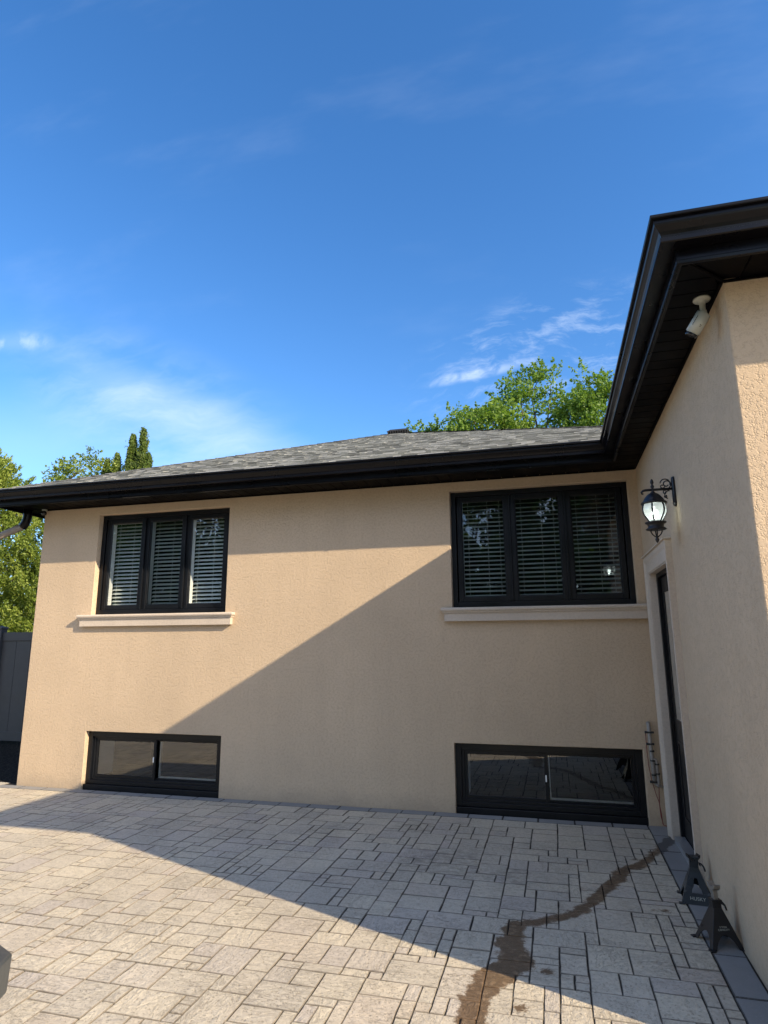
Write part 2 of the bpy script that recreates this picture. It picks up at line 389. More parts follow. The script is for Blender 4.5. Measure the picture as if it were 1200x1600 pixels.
def m_bark():
    m, t, b = mat('bark', (.12, .09, .065), .95, spec=.2)
    tc = t.node('ShaderNodeTexCoord'); v = t.mapping(tc.outputs['Object'], scale=(6, 6, 1))
    n = t.noise(v, 5, 5, .65); t.l.new(t.ramp(n, [(.3, (.05, .038, .028)), (.7, (.17, .135, .10))]), b.inputs['Base Color'])
    t.l.new(t.bump(n, .8, .02), b.inputs['Normal']); return m
M_BARK = m_bark()

# ============================================================ ground
def m_ground():
    m, t, b = mat('lawn_soil', (.06, .08, .03), .95, spec=.1)
    tc = t.node('ShaderNodeTexCoord'); v = tc.outputs['Object']
    n = t.noise(v, 1.2, 6, .7); t.l.new(t.ramp(n, [(.3, (.035, .055, .018)), (.7, (.075, .10, .035))]), b.inputs['Base Color'])
    t.l.new(t.bump(t.noise(v, 30, 4), .7, .03), b.inputs['Normal']); return m
g = MB(); g.face([(-900, -900, -.06), (900, -900, -.06), (900, 900, -.06), (-900, 900, -.06)])
tag(g.build('ground', m_ground()), kind='structure')
PX0, PX1, PY0, PY1 = -14.6, -.182, -12.6, 4.5
g = MB(); g.box(PX0, 12, PY0, -.012, -.05, -.0075); g.box(PX0, -7.0, -.012, PY1, -.05, -.0075)
tag(g.build('paving_bed', M_JOINT), kind='structure')

# ashlar paving of five stone sizes
cell = .070
def ashlar(x0, x1, y0, y1, seed, skip=None):
    rd = random.Random(seed)
    nx = int(round((x1 - x0) / cell)); ny = int(round((y1 - y0) / cell))
    cx = (x1 - x0) / nx; cy = (y1 - y0) / ny
    occ = [[False] * ny for _ in range(nx)]; out = []
    sizes = [(4, 3), (3, 4), (3, 3), (3, 2), (2, 3), (2, 2), (3, 1), (1, 3), (2, 1), (1, 2), (4, 2), (1, 1)]
    wts = [6, 5, 6, 7, 6, 5, 1.2, 1.2, 2.5, 2.5, 1.6, .3]
    for j in range(ny - 1, -1, -1):
        for i in range(nx):
            if occ[i][j]: continue
            done = False
            for _ in range(9):
                w_, h_ = rd.choices(sizes, wts)[0]
                if i + w_ <= nx and j - h_ + 1 >= 0 and all(not occ[i + a][j - b] for a in range(w_) for b in range(h_)): done = True; break
            if not done: w_ = h_ = 1
            for a in range(w_):
                for b in range(h_): occ[i + a][j - b] = True
            out.append((x0 + i * cx, x0 + (i + w_) * cx, y0 + (j - h_ + 1) * cy, y0 + (j + 1) * cy))
    return out
def stones(rects, gap, name, mt, hz=.004, ch=.006):
    mb = MB(); rd = random.Random(3)
    for (a, b, c, d) in rects:
        gx = gap / 2 + rd.uniform(-.0012, .002); col = (rd.random(), rd.random(), rd.random())
        n = 3
        def edge(p, q, k):  # slightly ragged edges
            return [(p[0] + (q[0] - p[0]) * t / k, p[1] + (q[1] - p[1]) * t / k) for t in range(k)]
        a2, b2, c2, d2 = a + gx, b - gx, c + gx, d - gx
        ring = edge((a2, c2), (b2, c2), n) + edge((b2, c2), (b2, d2), n) + edge((b2, d2), (a2, d2), n) + edge((a2, d2), (a2, c2), n)
        ring = [(x + rd.uniform(-.0018, .0018), y + rd.uniform(-.0018, .0018)) for x, y in ring]
        mx, my = (a + b) / 2, (c + d) / 2; tz = rd.uniform(-hz, 0); sx = rd.uniform(-.005, .005); sy = rd.uniform(-.005, .005)
        Z = lambda x, y: tz + (x - mx) * sx + (y - my) * sy
        top = []
        for x, y in ring:
            dx = ch if x < mx else -ch; dy = ch if y < my else -ch
            if abs(x - a2) > .01 and abs(x - b2) > .01: dx = 0
            if abs(y - c2) > .01 and abs(y - d2) > .01: dy = 0
            top.append((x + dx, y + dy, Z(x, y)))
        mid = [(x, y, Z(x, y) - ch * .8) for x, y in ring]; bot = [(x, y, -.03) for x, y in ring]; N = len(ring)
        V = top + mid + bot; F = [tuple(range(N))]
        for k in range(N):
            k2 = (k + 1) % N; F.append((k, N + k, N + k2, k2)); F.append((N + k, 2 * N + k, 2 * N + k2, N + k2))
        mb.raw(V, F[:1], col); mb.f += [[len(mb.v) - len(V) + i for i in f] for f in F[1:]]; mb.fc += [(col[0] + 2, col[1], col[2])] * (len(F) - 1)
    o = mb.build(name, mt, attr='stone'); tag(o, kind='structure'); return o
rects = ashlar(PX0, PX1, -12.6, -.14, 11) + ashlar(PX0, -7.20, -.14, .10, 5) + ashlar(PX1, 8.0, -12.6, -3.60, 21)
stones(rects, .0048, 'paving', M_PAVER, .0022, .0030)
gm, gt_, gbb = mat('dark_gravel', (.04, .035, .03), .95, spec=.1)
gv = gt_.node('ShaderNodeTexCoord').outputs['Object']; gd_ = gt_.voro(gv, 38)
gt_.l.new(gt_.ramp(gd_, [(.1, (.05, .045, .04)), (.6, (.012, .011, .010))]), gbb.inputs['Base Color']); gt_.l.new(gt_.bump(gd_, 1, .02), gbb.inputs['Normal'])
g = MB(); g.box(PX0, -7.03, .104, PY1, -.04, -.001); tag(g.build('side_path', gm), kind='structure')
br = []
x = -7.2; rd = random.Random(9)
while x < -.182 - .01:
    x2 = min(x + .32, -.182)
    if -.182 - x2 < .12: x2 = -.182
    br.append((x, x2, -.14, -.002)); x = x2
y = -.002; 
for L in [.30, .42, .42, .42, .42, .42, .42, .42, .42]:
    y2 = max(y - L, -3.60); br.append((-.182, -.017, y2, y)); y = y2
    if y <= -3.59: break
stones(br, .007, 'paving_border', M_BORDER, .002, .004)

# ============================================================ house
house = empty('house', (-3.5, 0, 0)); tag(house, 'tan stucco bungalow with black eaves, windows and gutters and a shingled roof', 'house')
HL = Vector((-3.5, 0, 0))
def hb(mb, name, mt, parent=house, **k):
    """world-coordinate mesh parented under the house or one of its parts"""
    o = mb.build(name, mt, None, **k); o.parent = parent
    o.matrix_parent_inverse = Matrix.Translation(-HL) if parent is house else Matrix.Identity(4)
    return o
ZS = 3.262            # soffit height
XL = -7.02; YF = -3.385; XW = -.012
def grid_wall(mb, us, vs, holes, P, depth_dir, depth):
    """us, vs breakpoints; holes (u0,u1,v0,v1); P(u,v)->point; reveals run depth along depth_dir"""
    D = Vector(depth_dir) * depth
    for i in range(len(us) - 1):
        for j in range(len(vs) - 1):
            uc = (us[i] + us[i + 1]) / 2; vc = (vs[j] + vs[j + 1]) / 2
            if any(h[0] < uc < h[1] and h[2] < vc < h[3] for h in holes): continue
            mb.face([P(us[i], vs[j]), P(us[i + 1], vs[j]), P(us[i + 1], vs[j + 1]), P(us[i], vs[j + 1])])
    for (a, b, c, d) in holes:
        uu = [u for u in us if a - 1e-6 <= u <= b + 1e-6]; vv = [v for v in vs if c - 1e-6 <= v <= d + 1e-6]
        for k in range(len(uu) - 1):
            for v in (c, d):
                if v <= -.05: continue
                p, q = Vector(P(uu[k], v)), Vector(P(uu[k + 1], v)); mb.face([p, q, q + D, p + D])
        for k in range(len(vv) - 1):
            for u in (a, b):
                p, q = Vector(P(u, vv[k])), Vector(P(u, vv[k + 1])); mb.face([p, q, q + D, p + D])
W1 = (-6.20, -4.43, 1.94, 3.155); W2 = (-1.865, -.10, 1.94, 3.155)
B1 = (-6.13, -4.41, -.06, .622); B2 = (-1.885, -.165, -.06, .632)
us = sorted({XL, W1[0], W1[1], W2[0], W2[1], B1[0], B1[1], B2[0], B2[1], XW + .0}); vs = sorted({-.06, B1[3], B2[3], W1[2], W1[3], ZS + .1})
mw = MB(); grid_wall(mw, us, vs, [W1, W2, B1, B2], lambda u, v: (u, 0, v), (0, 1, 0), .16)
YB = 14.0
for k in range(len(vs) - 1): mw.face([(XL, 0, vs[k]), (XL, YB, vs[k]), (XL, YB, vs[k + 1]), (XL, 0, vs[k + 1])])
mw.face([(XL, YB, -.06), (5.5, YB, -.06), (5.5, YB, ZS + .1), (XL, YB, ZS + .1)]); mw.face([(5.5, YB, -.06), (5.5, .5, -.06), (5.5, .5, ZS + .1), (5.5, YB, ZS + .1)])
hb(mw, 'wall', M_STUCCO, bevel=.006)
# wing: side wall with the door, front wall
DY0, DY1, DZ = -1.33, -.40, 2.185
ys = sorted({YF, DY0, DY1, 0.0}); zs = sorted({-.06, DZ, ZS + .1})
ww = MB(); grid_wall(ww, ys, zs, [(DY0, DY1, -.06, DZ)], lambda u, v: (XW, u, v), (1, 0, 0), .16)
for k in range(len(zs) - 1):
    ww.face([(XW, YF, zs[k]), (7.4, YF, zs[k]), (7.4, YF, zs[k + 1]), (XW, YF, zs[k + 1])])
ww.face([(7.4, YF, -.06), (7.4, 1, -.06), (7.4, 1, ZS + .1), (7.4, YF, ZS + .1)])
wing = hb(ww, 'wall', M_STUCCO, bevel=.008); wing['label'] = 'side wing wall of tan stucco with the door in it'

# ---- window builder (frame face at depth y0)
def frame_rect(mb, x0, x1, z0, z1, t, y0, y1, tb=None):
    tb = tb if tb is not None else t
    mb.box(x0, x0 + t, y0, y1, z0, z1); mb.box(x1 - t, x1, y0, y1, z0, z1)
    mb.box(x0 + t, x1 - t, y0 + .0005, y1, z1 - t, z1); mb.box(x0 + t, x1 - t, y0 + .0005, y1, z0, z0 + tb)
def upper_window(op, label, seed, BT):
    x0, x1, z0, z1 = op; x0 += .0005; x1 -= .0005
    YO = .072
    fr = MB(); frame_rect(fr, x0, x1, z0 + .006, z1 - .002, .050, YO, YO + .11)
    win = hb(fr, 'window', M_FRAME, bevel=.003); win['label'] = label
    W_ = x1 - x0 - .10; pw = W_ / 3
    for k in range(3):
        a = x0 + .05 + pw * k + .003; b = a + pw - .006; c = z0 + .058; d = z1 - .054
        if k:   # mullion between the sashes
            mu = MB(); mu.box(a - .012, a + .006, YO - .006, YO + .05, c + .001, d - .001); hb(mu, 'mullion', M_FRAME, win, bevel=.002)
        sa = MB(); frame_rect(sa, a + .0065, b - .0065, c, d, .048, YO + .014, YO + .06, .050)
        frame_rect(sa, a + .054, b - .054, c + .048, d - .046, .010, YO + .024, YO + .055)
        hb(sa, 'sash', M_FRAME, win, bevel=.004)
        gl = MB(); ga, gb, gc, gd = a + .060, b - .060, c + .055, d - .052; gl.face([(ga, YO + .04, gc), (gb, YO + .04, gc), (gb, YO + .04, gd), (ga, YO + .04, gd)])
        hb(gl, 'pane', M_GLASS, win)
        # white inner jamb seen through the glass
        ja = MB(); ja.box(ga - .012, ga - .002, YO + .062, YO + .125, gc - .01, gd + .01); ja.box(gb + .002, gb + .012, YO + .062, YO + .125, gc - .01, gd + .01)
        ja.box(ga - .002, gb + .002, YO + .062, YO + .125, gc - .022, gc - .010); hb(ja, 'inner_jamb', M_WHITE, win)
        bl = MB(); rd2 = random.Random(seed + k); n = 24; yb = YO + .155
        H = gd - gc + .10; pitch = H / n
        for i in range(n + 1):
            z = gc - .03 + i * pitch; tilt = R(BT) + rd2.uniform(-.03, .03); dz = rd2.uniform(-.0015, .0015); dxz = rd2.uniform(-.0012, .0012)
            hw = .0235; V = []
            for s_ in (-1, -.33, .33, 1):
                yy = s_ * hw * math.cos(tilt); zz = s_ * hw * math.sin(tilt) + .002 * (1 - s_ * s_)
                V.append((yy, zz))
            for q in range(3):
                (y1, zz1), (y2, zz2) = V[q], V[q + 1]
                bl.raw([(ga - .012, yb + y1, z + zz1 + dz - dxz), (gb + .012, yb + y1, z + zz1 + dz + dxz), (gb + .012, yb + y2, z + zz2 + dz + dxz), (ga - .012, yb + y2, z + zz2 + dz - dxz)], [(0, 1, 2, 3)])
        for xc in (ga + .05, (ga + gb) / 2 + .04, gb - .05): bl.box(xc - .0012, xc + .0012, yb - .026, yb - .024, gc - .04, gd + .06)
        bl.box(ga - .012, gb + .012, yb - .028, yb + .028, gd + .035, gd + .075)
        hb(bl, 'blind', M_BLIND, win)
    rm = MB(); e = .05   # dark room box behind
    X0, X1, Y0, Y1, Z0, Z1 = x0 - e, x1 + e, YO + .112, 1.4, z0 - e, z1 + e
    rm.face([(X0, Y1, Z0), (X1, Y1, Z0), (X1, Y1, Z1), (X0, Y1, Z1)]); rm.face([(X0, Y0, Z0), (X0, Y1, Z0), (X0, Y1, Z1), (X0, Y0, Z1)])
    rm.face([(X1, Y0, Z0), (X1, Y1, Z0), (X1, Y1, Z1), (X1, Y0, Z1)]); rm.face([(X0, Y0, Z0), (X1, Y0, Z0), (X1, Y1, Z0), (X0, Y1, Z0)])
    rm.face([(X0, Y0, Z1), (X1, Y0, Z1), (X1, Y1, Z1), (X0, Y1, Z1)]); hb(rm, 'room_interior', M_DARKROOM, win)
    return win
BT = 24
w1 = upper_window(W1, 'upper left three-pane black window with white blinds', 10, 36)
w2 = upper_window(W2, 'upper right three-pane black window beside the lantern', 20, 27)

def sill(x0, x1, win):
    prof = [(0, 1.937), (-.062, 1.937), (-.074, 1.932), (-.081, 1.921), (-.081, 1.910), (-.074, 1.900), (-.062, 1.895), (-.062, 1.884), (-.053, 1.880), (-.050, 1.872), (-.050, 1.803), (0, 1.803)]
    mb = MB(); n = len(prof)
    # mitred returns at the ends: scale the profile round the corner
    A = [(x0 - .0, 0.0), (x1 + .0, 0.0)]
    V = [(x0 + .081 + y, y, z) for y, z in prof] if False else [(x0 + (.081 + y), y, z) for y, z in prof]
    V2 = [(x1 - (.081 + y), y, z) for y, z in prof]
    V = [(x0 + .081 + y if True else 0, y, z) for y, z in prof]
    mb.raw([(x0 + (.081 - (-y)), y, z) for y, z in prof] + [(x1 - (.081 - (-y)), y, z) for y, z in prof],
           [(i, (i + 1) % n, n + (i + 1) % n, n + i) for i in range(n)] + [tuple(range(n - 1, -1, -1)), tuple(range(n, 2 * n))])
    o = hb(mb, 'sill', M_TRIM, win); return o
def sill2(x0, x1, win, right_open=True):
    """profile that also returns to the wall at both ends"""
    prof = [(.070, 1.937), (.080, 1.930), (.084, 1.918), (.080, 1.905), (.068, 1.897), (.066, 1.886), (.056, 1.880), (.052, 1.870), (.050, 1.803)]
    mb = MB()
    def loop(d, z):
        return [(x0 + .084 - d, .001, z), (x0 + .084 - d, -d, z), (x1 - .084 + d, -d, z), (x1 - .084 + d, .001, z)]
    L = [loop(d, z) for d, z in prof]
    for a, b in zip(L, L[1:]):
        for k in range(3): mb.face([a[k], a[k + 1], b[k + 1], b[k]])
    mb.face(L[0]); mb.face(L[-1])
    return hb(mb, 'sill', M_TRIM, win)
sill2(-6.345, -4.30, w1); sill2(-1.975, .060, w2)

def basement_window(op, label, seed):
    x0, x1, _, z1 = op; x0 += .0005; x1 -= .0005; z1 -= .002; YO = .055
    fr = MB(); frame_rect(fr, x0, x1, .052, z1, .058, YO, YO + .10, .04)
    frame_rect(fr, x0 + .056, x1 - .056, .088, z1 - .05, .028, YO + .020, YO + .09, .030)
    win = hb(fr, 'window', M_FRAME, bevel=.003); win['label'] = label
    sb = MB(); sb.box(x0 + .001, x1 - .001, .022, .15, -.05, .050); hb(sb, 'sub_sill', M_FRAME, win, bevel=.004)
    a, b, c, d = x0 + .083, x1 - .083, .117, z1 - .077; mid = (a + b) / 2 - .01
    for k, (p, q, yo) in enumerate(((a, mid + .022, YO + .034), (mid - .022, b, YO + .062))):
        t = .030 if k == 0 else .020
        sa = MB(); frame_rect(sa, p, q, c, d, t, yo, yo + .022, .030 if k == 0 else .016); hb(sa, 'sash', M_FRAME, win, bevel=.002)
        gl = MB(); gl.face([(p + t, yo + .012, c + .016), (q - t, yo + .012, c + .016), (q - t, yo + .012, d - t), (p + t, yo + .012, d - t)]); hb(gl, 'pane', M_GLASSB, win)
    ja = MB(); ja.box(a + .001, a + .012, YO + .058, YO + .34, c + .001, d); hb(ja, 'inner_jamb', M_WHITE, win); ja = MB(); ja.box(mid + .03, mid + .038, YO + .10, YO + .13, c, d)
    hb(ja, 'inner_jamb', M_WHITE, win); ja = MB(); ja.box(mid + .04, b, YO + .10, YO + .112, c + .012, c + .030); hb(ja, 'inner_rail', M_WHITE, win)
    la = MB(); la.box(mid - .004, mid + .008, YO + .022, YO + .033, .30, .36); hb(la, 'latch', M_WHITE, win, bevel=.003)
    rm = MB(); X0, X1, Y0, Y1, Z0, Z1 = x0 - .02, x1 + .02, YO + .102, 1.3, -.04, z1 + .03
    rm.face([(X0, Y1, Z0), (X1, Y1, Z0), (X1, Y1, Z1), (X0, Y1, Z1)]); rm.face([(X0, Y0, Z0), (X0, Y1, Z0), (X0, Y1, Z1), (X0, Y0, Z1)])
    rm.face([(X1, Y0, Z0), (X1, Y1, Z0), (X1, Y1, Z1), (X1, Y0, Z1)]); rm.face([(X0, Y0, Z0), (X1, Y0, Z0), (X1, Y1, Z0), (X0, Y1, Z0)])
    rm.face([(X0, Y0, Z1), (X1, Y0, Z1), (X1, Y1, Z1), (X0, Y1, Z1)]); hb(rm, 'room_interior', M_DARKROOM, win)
basement_window(B1, 'lower left black sliding basement window', 1)
basement_window(B2, 'lower right black sliding basement window', 2)

# ---- door in the side wall
dr = MB(); dr.box(XW + .062, XW + .12, DY0 + .045, DY1 - .045, .045, DZ - .05)
door = hb(dr, 'door', M_FRAME, bevel=.003); door['label'] = 'black glazed side door'
fm = MB(); fm.box(XW + .034, XW + .158, DY0 + .0005, DY0 + .045, .0, DZ - .001); fm.box(XW + .034, XW + .158, DY1 - .045, DY1 - .0005, .0, DZ - .001)
fm.box(XW + .035, XW + .158, DY0 + .045, DY1 - .045, DZ - .046, DZ - .001); hb(fm, 'door_frame', M_FRAME, door, bevel=.003)
mo = MB()
for (a, b, c, d) in ((DY0 + .16, DY1 - .16, .95, 2.02), (DY0 + .16, DY1 - .16, .20, .80)):
    mo.box(XW + .055, XW + .0625, a, b, c, c + .02); mo.box(XW + .055, XW + .0625, a, b, d - .02, d)
    mo.box(XW + .055, XW + .0625, a, a + .02, c + .02, d - .02); mo.box(XW + .055, XW + .0625, b - .02, b, c + .02, d - .02)
hb(mo, 'moulding', M_FRAME, door, bevel=.002)
dgl = MB(); dgl.face([(XW + .060, DY0 + .18, .97), (XW + .060, DY1 - .18, .97), (XW + .060, DY1 - .18, 2.0), (XW + .060, DY0 + .18, 2.0)])
hb(dgl, 'pane', m_glass('door_glass', .05, (.12, .13, .13)), door)
hd = MB(); hd.lathe([(.0, 0), (.026, .0), (.026, .006), (.01, .010), (.01, .035), (.018, .042), (.024, .055), (.018, .068), (.0, .072)], 16, (XW + .062, DY0 + .115, 1.0), M=Matrix.Rotation(R(-90), 4, 'Y'))
hb(hd, 'handle', M_IRON, door, smooth=True)
th = MB(); th.box(XW - .02, XW + .060, DY0 + .046, DY1 - .046, -.01, .040); hb(th, 'threshold', finish_paint('aluminium_threshold', (.42, .43, .44), .4, .5, .1, .1, 40, .6), door, bevel=.003)
# trim: moulded surround projecting from the wall
tm = MB(); TO0, TO1, TZ = DY0 - .125, DY1 + .125, DZ + .145; p = .045
def prof_trim(path_in, path_out):
    """stepped trim between inner and outer edge"""
    steps = [(0, 0), (0, p * .62), (.10, p * .70), (.62, p * .72), (.70, p * .86), (.80, p), (1.0, p), (1.0, 0)]
    rings = []
    for s_, d in steps:
        rings.append([(XW - d, a[0] + (b[0] - a[0]) * s_, a[1] + (b[1] - a[1]) * s_) for a, b in zip(path_in, path_out)])
    for A, B in zip(rings, rings[1:]):
        for k in range(len(A) - 1): tm.face([A[k], A[k + 1], B[k + 1], B[k]])
    for e in (0, len(path_in) - 1): tm.face([r[e] for r in rings])
prof_trim([(DY0, .0), (DY0, DZ), (DY1, DZ), (DY1, .0)], [(TO0, .0), (TO0, TZ), (TO1, TZ), (TO1, .0)])
hb(tm, 'door_trim', M_TRIM, bevel=.002)
jl = MB(); jl.box(XW - p * .5, XW + .033, DY1 - .010, DY1 - .0012, 0, DZ - .0012); jl.box(XW - p * .5, XW + .033, DY0 + .0012, DY0 + .010, 0, DZ - .0012); jl.box(XW - p * .5, XW + .033, DY0 + .010, DY1 - .010, DZ - .010, DZ - .0012)
hb(jl, 'jamb_liner', M_TRIM)
dc = MB(); dc.box(XW - p - .016, XW + .0, TO0 - .014, TO1 + .014, TZ + .001, TZ + .013); hb(dc, 'trim_cap', M_TRIM, bevel=.002)

# ---- soffit, fascia, gutter
OV = .245; OVM = .42; XGL = -7.33
zs_ = ZS; sf = MB(); gp = .128
def strip(pts):
    n = len(pts); sf.raw([(x, y, zs_) for x, y in pts] + [(x, y, zs_ + .006) for x, y in pts], [tuple(range(n))] + [(i, (i + 1) % n, n + (i + 1) % n, n + i) for i in range(n)])
x = XGL
while x < -OV:      # main eave: strips run across
    x2 = min(x + gp, -OV); y_in = 0.0 if x > XL - .001 else max(-OVM, -OVM + (x - XGL) * OVM / (XL - XGL))
    y_in2 = 0.0 if x2 >= XL else -OVM + (x2 - XGL) * OVM / (XL - XGL)
    strip([(x + .005, -OVM), (x2 - .003, -OVM), (x2 - .003, max(y_in2, -OVM + .002)), (x + .005, max(y_in, -OVM + .001))]); x = x2
y = 0.02
FY = YF - OV
while y > FY + .02:     # wing side
    y2 = max(y - gp, FY)
    xa = XW if y >= YF else XW + (y - YF); xb = XW if y2 >= YF else XW + (y2 - YF)
    strip([(-OV - .0, y - .005), (min(xa, XW), y - .005), (min(xb, XW), y2 + .003), (-OV - .0, y2 + .003)]); y = y2
x = -OV
while x < 7.4:
    x2 = x + .30; ya = YF if x >= XW else YF + (x - XW); yb2 = YF if x2 >= XW else YF + (x2 - XW)
    strip([(x + .006, FY), (x2, FY), (x2, yb2), (x + .006, ya - .006)]); x = x2
y = -OVM
while y < YB:
    y2 = y + gp
    xa = XL if y >= 0 else XGL + (y + OVM) * (XL - XGL) / OVM; xb = XL if y2 >= 0 else XGL + (y2 + OVM) * (XL - XGL) / OVM
    strip([(XGL, y + .005), (xa - .004, y + .005), (xb - .004, y2 - .003), (XGL, y2 - .003)]); y = y2
sof = hb(sf, 'soffit', M_SOFFIT)
bk = MB()
for (a, b, c, d) in ((XGL, -OV, -OVM, .0), (-OV, XW, FY, .02), (XW, 7.4, FY, YF), (XGL, XL, 0, YB)): bk.box(a, b, c, d, zs_ + .009, zs_ + .012)
hb(bk, 'soffit_backing', M_SOFFIT, sof)
# mitre channel lines and the F-channel along the walls
ch = MB(); ch.tube([(XW, YF, zs_ - .001), (-OV, FY, zs_ - .001)], .008, 6); ch.tube([(XL, 0, zs_ - .001), (XGL, -OVM, zs_ - .001)], .008, 6)
ch.box(XL, -.02, -.014, -.0015, zs_ - .012, zs_ - .0015); ch.box(XW - .014, XW - .0015, YF, -.02, zs_ - .012, zs_ - .0015); ch.box(XW, 7.4, YF - .014, YF - .0015, zs_ - .012, zs_ - .0015)
hb(ch, 'channel_trim', M_SOFFIT, sof)

path = [(XGL, YB), (XGL, -OVM), (-OV, -OVM), (-OV, FY), (7.7, FY)]
def sweep(prof, name, mt, closed=True, par=house, bevel=0):
    n = len(path); off = []
    P = [Vector((x, y)) for x, y in path]
    for i in range(n):
        ds = []
        if i > 0: ds.append((P[i] - P[i - 1]).normalized())
        if i < n - 1: ds.append((P[i + 1] - P[i]).normalized())
        ns = [Vector((d.y, -d.x)) for d in ds]
        if len(ns) == 1: o = ns[0]
        else:
            o = (ns[0] + ns[1]); o = o / (o.length_squared / 2)
        off.append(o)
    mb = MB(); k = len(prof); V = []
    for i in range(n):
        for d, z in prof: V.append((P[i].x + off[i].x * d, P[i].y + off[i].y * d, z))
    F = []
    for i in range(n - 1):
        for j in range(k if closed else k - 1):
            j2 = (j + 1) % k; F.append((i * k + j, i * k + j2, (i + 1) * k + j2, (i + 1) * k + j))
    if closed: F += [tuple(range(k)), tuple((n - 1) * k + j for j in range(k))]
    mb.raw(V, F); return hb(mb, name, mt, par, bevel=bevel)
sweep([(0, 3.236), (.006, 3.230), (.016, 3.232), (.018, 3.245), (.014, 3.25), (.014, 3.40), (-.01, 3.40), (-.01, 3.236)], 'fascia', M_BLACK)
gz = 3.300
GP = [(.016, gz), (.082, gz), (.088, gz + .004), (.088, gz + .022), (.082, gz + .026), (.0835, gz + .036), (.090, gz + .050), (.100, gz + .064), (.108, gz + .074), (.1105, gz + .082), (.1105, gz + .098), (.124, gz + .100), (.126, gz + .104), (.126, gz + .114), (.122, gz + .118), (.108, gz + .118), (.108, gz + .104), (.104, gz + .1), (.016, gz + .1)]
sweep(GP, 'gutter', M_BLACK, bevel=0)

def seam(x, w_):
    mb = MB(); out = [(d + .0022, z - (.0022 if z < 3.31 else 0)) for d, z in GP[:14]]; k = len(out)
    for j in range(k - 1):
        (d1, z1), (d2, z2) = out[j], out[j + 1]
        mb.face([(x, -OVM - d1, z1), (x + w_, -OVM - d1, z1), (x + w_, -OVM - d2, z2), (x, -OVM - d2, z2)])
    o = hb(mb, 'gutter_seam', M_BLACK); md = o.modifiers.new('s', 'SOLIDIFY'); md.thickness = .0015; md.offset = 1
for x_ in (-5.05, -2.02): seam(x_, .035)
# ---- roof: laminated shingles laid course by course on the front hip face
SL = .417; RZ = 3.405; RX0 = XGL - .115; RY0 = -OVM - .11
PEAK = (-3.33, 4.12)   # x, depth d from the eave edge
def Zr(d): return RZ + SL * d
def xr(d): return PEAK[0] + (PEAK[1] - d) * 1.28
def xl(d): return RX0 + d * (PEAK[0] - RX0) / PEAK[1]
sh = MB(); rd = random.Random(4); exp_ = .118; cos_ = 1 / math.sqrt(1 + SL * SL); sin_ = SL * cos_
s0 = 0.0; ntot = int(PEAK[1] / cos_ / exp_) + 1
def roof_pt(x, s, lift): d = s * cos_; return (x, RY0 + d - lift * sin_, RZ + s * sin_ + lift * cos_)
for c in range(ntot):
    sa = c * exp_ - .01; sb_ = min((c + 1) * exp_ + .03, PEAK[1] / cos_)
    if sb_ <= sa: break
    dmid = min(sa * cos_ + .06, PEAK[1]); xa, xb = xl(max(0, sa * cos_)), xr(dmid); x = xa - rd.uniform(0, .12)
    first = True
    while x < xb:
        wd = rd.uniform(.05, .17); x2 = min(x + wd, xb + .02); a = max(x, xa)
        if x2 - a < .01: x = x2; continue
        tone = rd.random() ** 1.1; lift = .004 + (.006 if rd.random() < .5 else .0) + rd.uniform(0, .0015)
        at, bt = max(a, xl(sb_ * cos_)), x2
        if bt <= at: bt = at + .001
        y0, y1 = sa, sb_
        V = [roof_pt(a, y0, .0), roof_pt(x2, y0, .0), roof_pt(a, y0, lift + .004), roof_pt(x2, y0, lift + .004), roof_pt(bt, y1, .001), roof_pt(at, y1, .001)]
        sh.raw(V, [(0, 1, 3, 2), (2, 3, 4, 5), (0, 2, 5), (1, 4, 3)], (tone, tone, tone)); x = x2
front_roof = hb(sh, 'roof', M_SHINGLE, attr='stone'); front_roof['label'] = 'grey asphalt shingle roof'
rs = MB()
pk = (PEAK[0], RY0 + PEAK[1], Zr(PEAK[1])); bkp = (PEAK[0], YB, Zr(PEAK[1]))
e = .004
rs.face([(RX0, RY0, RZ - e), (xr(0), RY0, RZ - e), (pk[0], pk[1], pk[2] - e)])                  # underlay of the front face
rs.face([(RX0, RY0, RZ), pk, bkp, (RX0, YB, RZ)])
rr = (3.6, RY0 + PEAK[1] - (3.6 - PEAK[0]) / 1.28, 0)
sr = (pk[2] - Zr(0)) / (xr(0) - PEAK[0])
rs.face([pk, (xr(0) + .0, RY0, RZ), (xr(0) + 3.5, RY0, RZ - sr * 3.5), (xr(0) + 3.5, YB, RZ - sr * 3.5), bkp])
# wing roof
gx, gy = -OV - .11, FY - .11; k = 3.3
rs.face([(gx, gy, RZ), (gx, RY0, RZ), (gx + k, RY0 + k, RZ + SL * k), (gx + k, gy + k, RZ + SL * k)])
rs.face([(gx, gy, RZ), (gx + k, gy + k, RZ + SL * k), (7.8 - k, gy + k, RZ + SL * k), (7.8, gy, RZ)])
rs.face([(7.8, gy, RZ), (7.8 - k, gy + k, RZ + SL * k), (7.8 - k, gy + k + 6, RZ + SL * k), (7.8, gy + k + 6, RZ)])
rs.face([(gx + k, gy + k, RZ + SL * k), (gx + k, gy + k + 8, RZ + SL * k), (7.8 - k, gy + k + 8, RZ + SL * k), (7.8 - k, gy + k, RZ + SL * k)])
hb(rs, 'roof', M_SHINGLE)
de = MB(); de.box(RX0 - .004, gx, RY0 - .004, RY0 + .05, RZ - .007, RZ - .003); hb(de, 'drip_edge', M_BLACK)
cap = MB()     # ridge caps along the hips of the front face
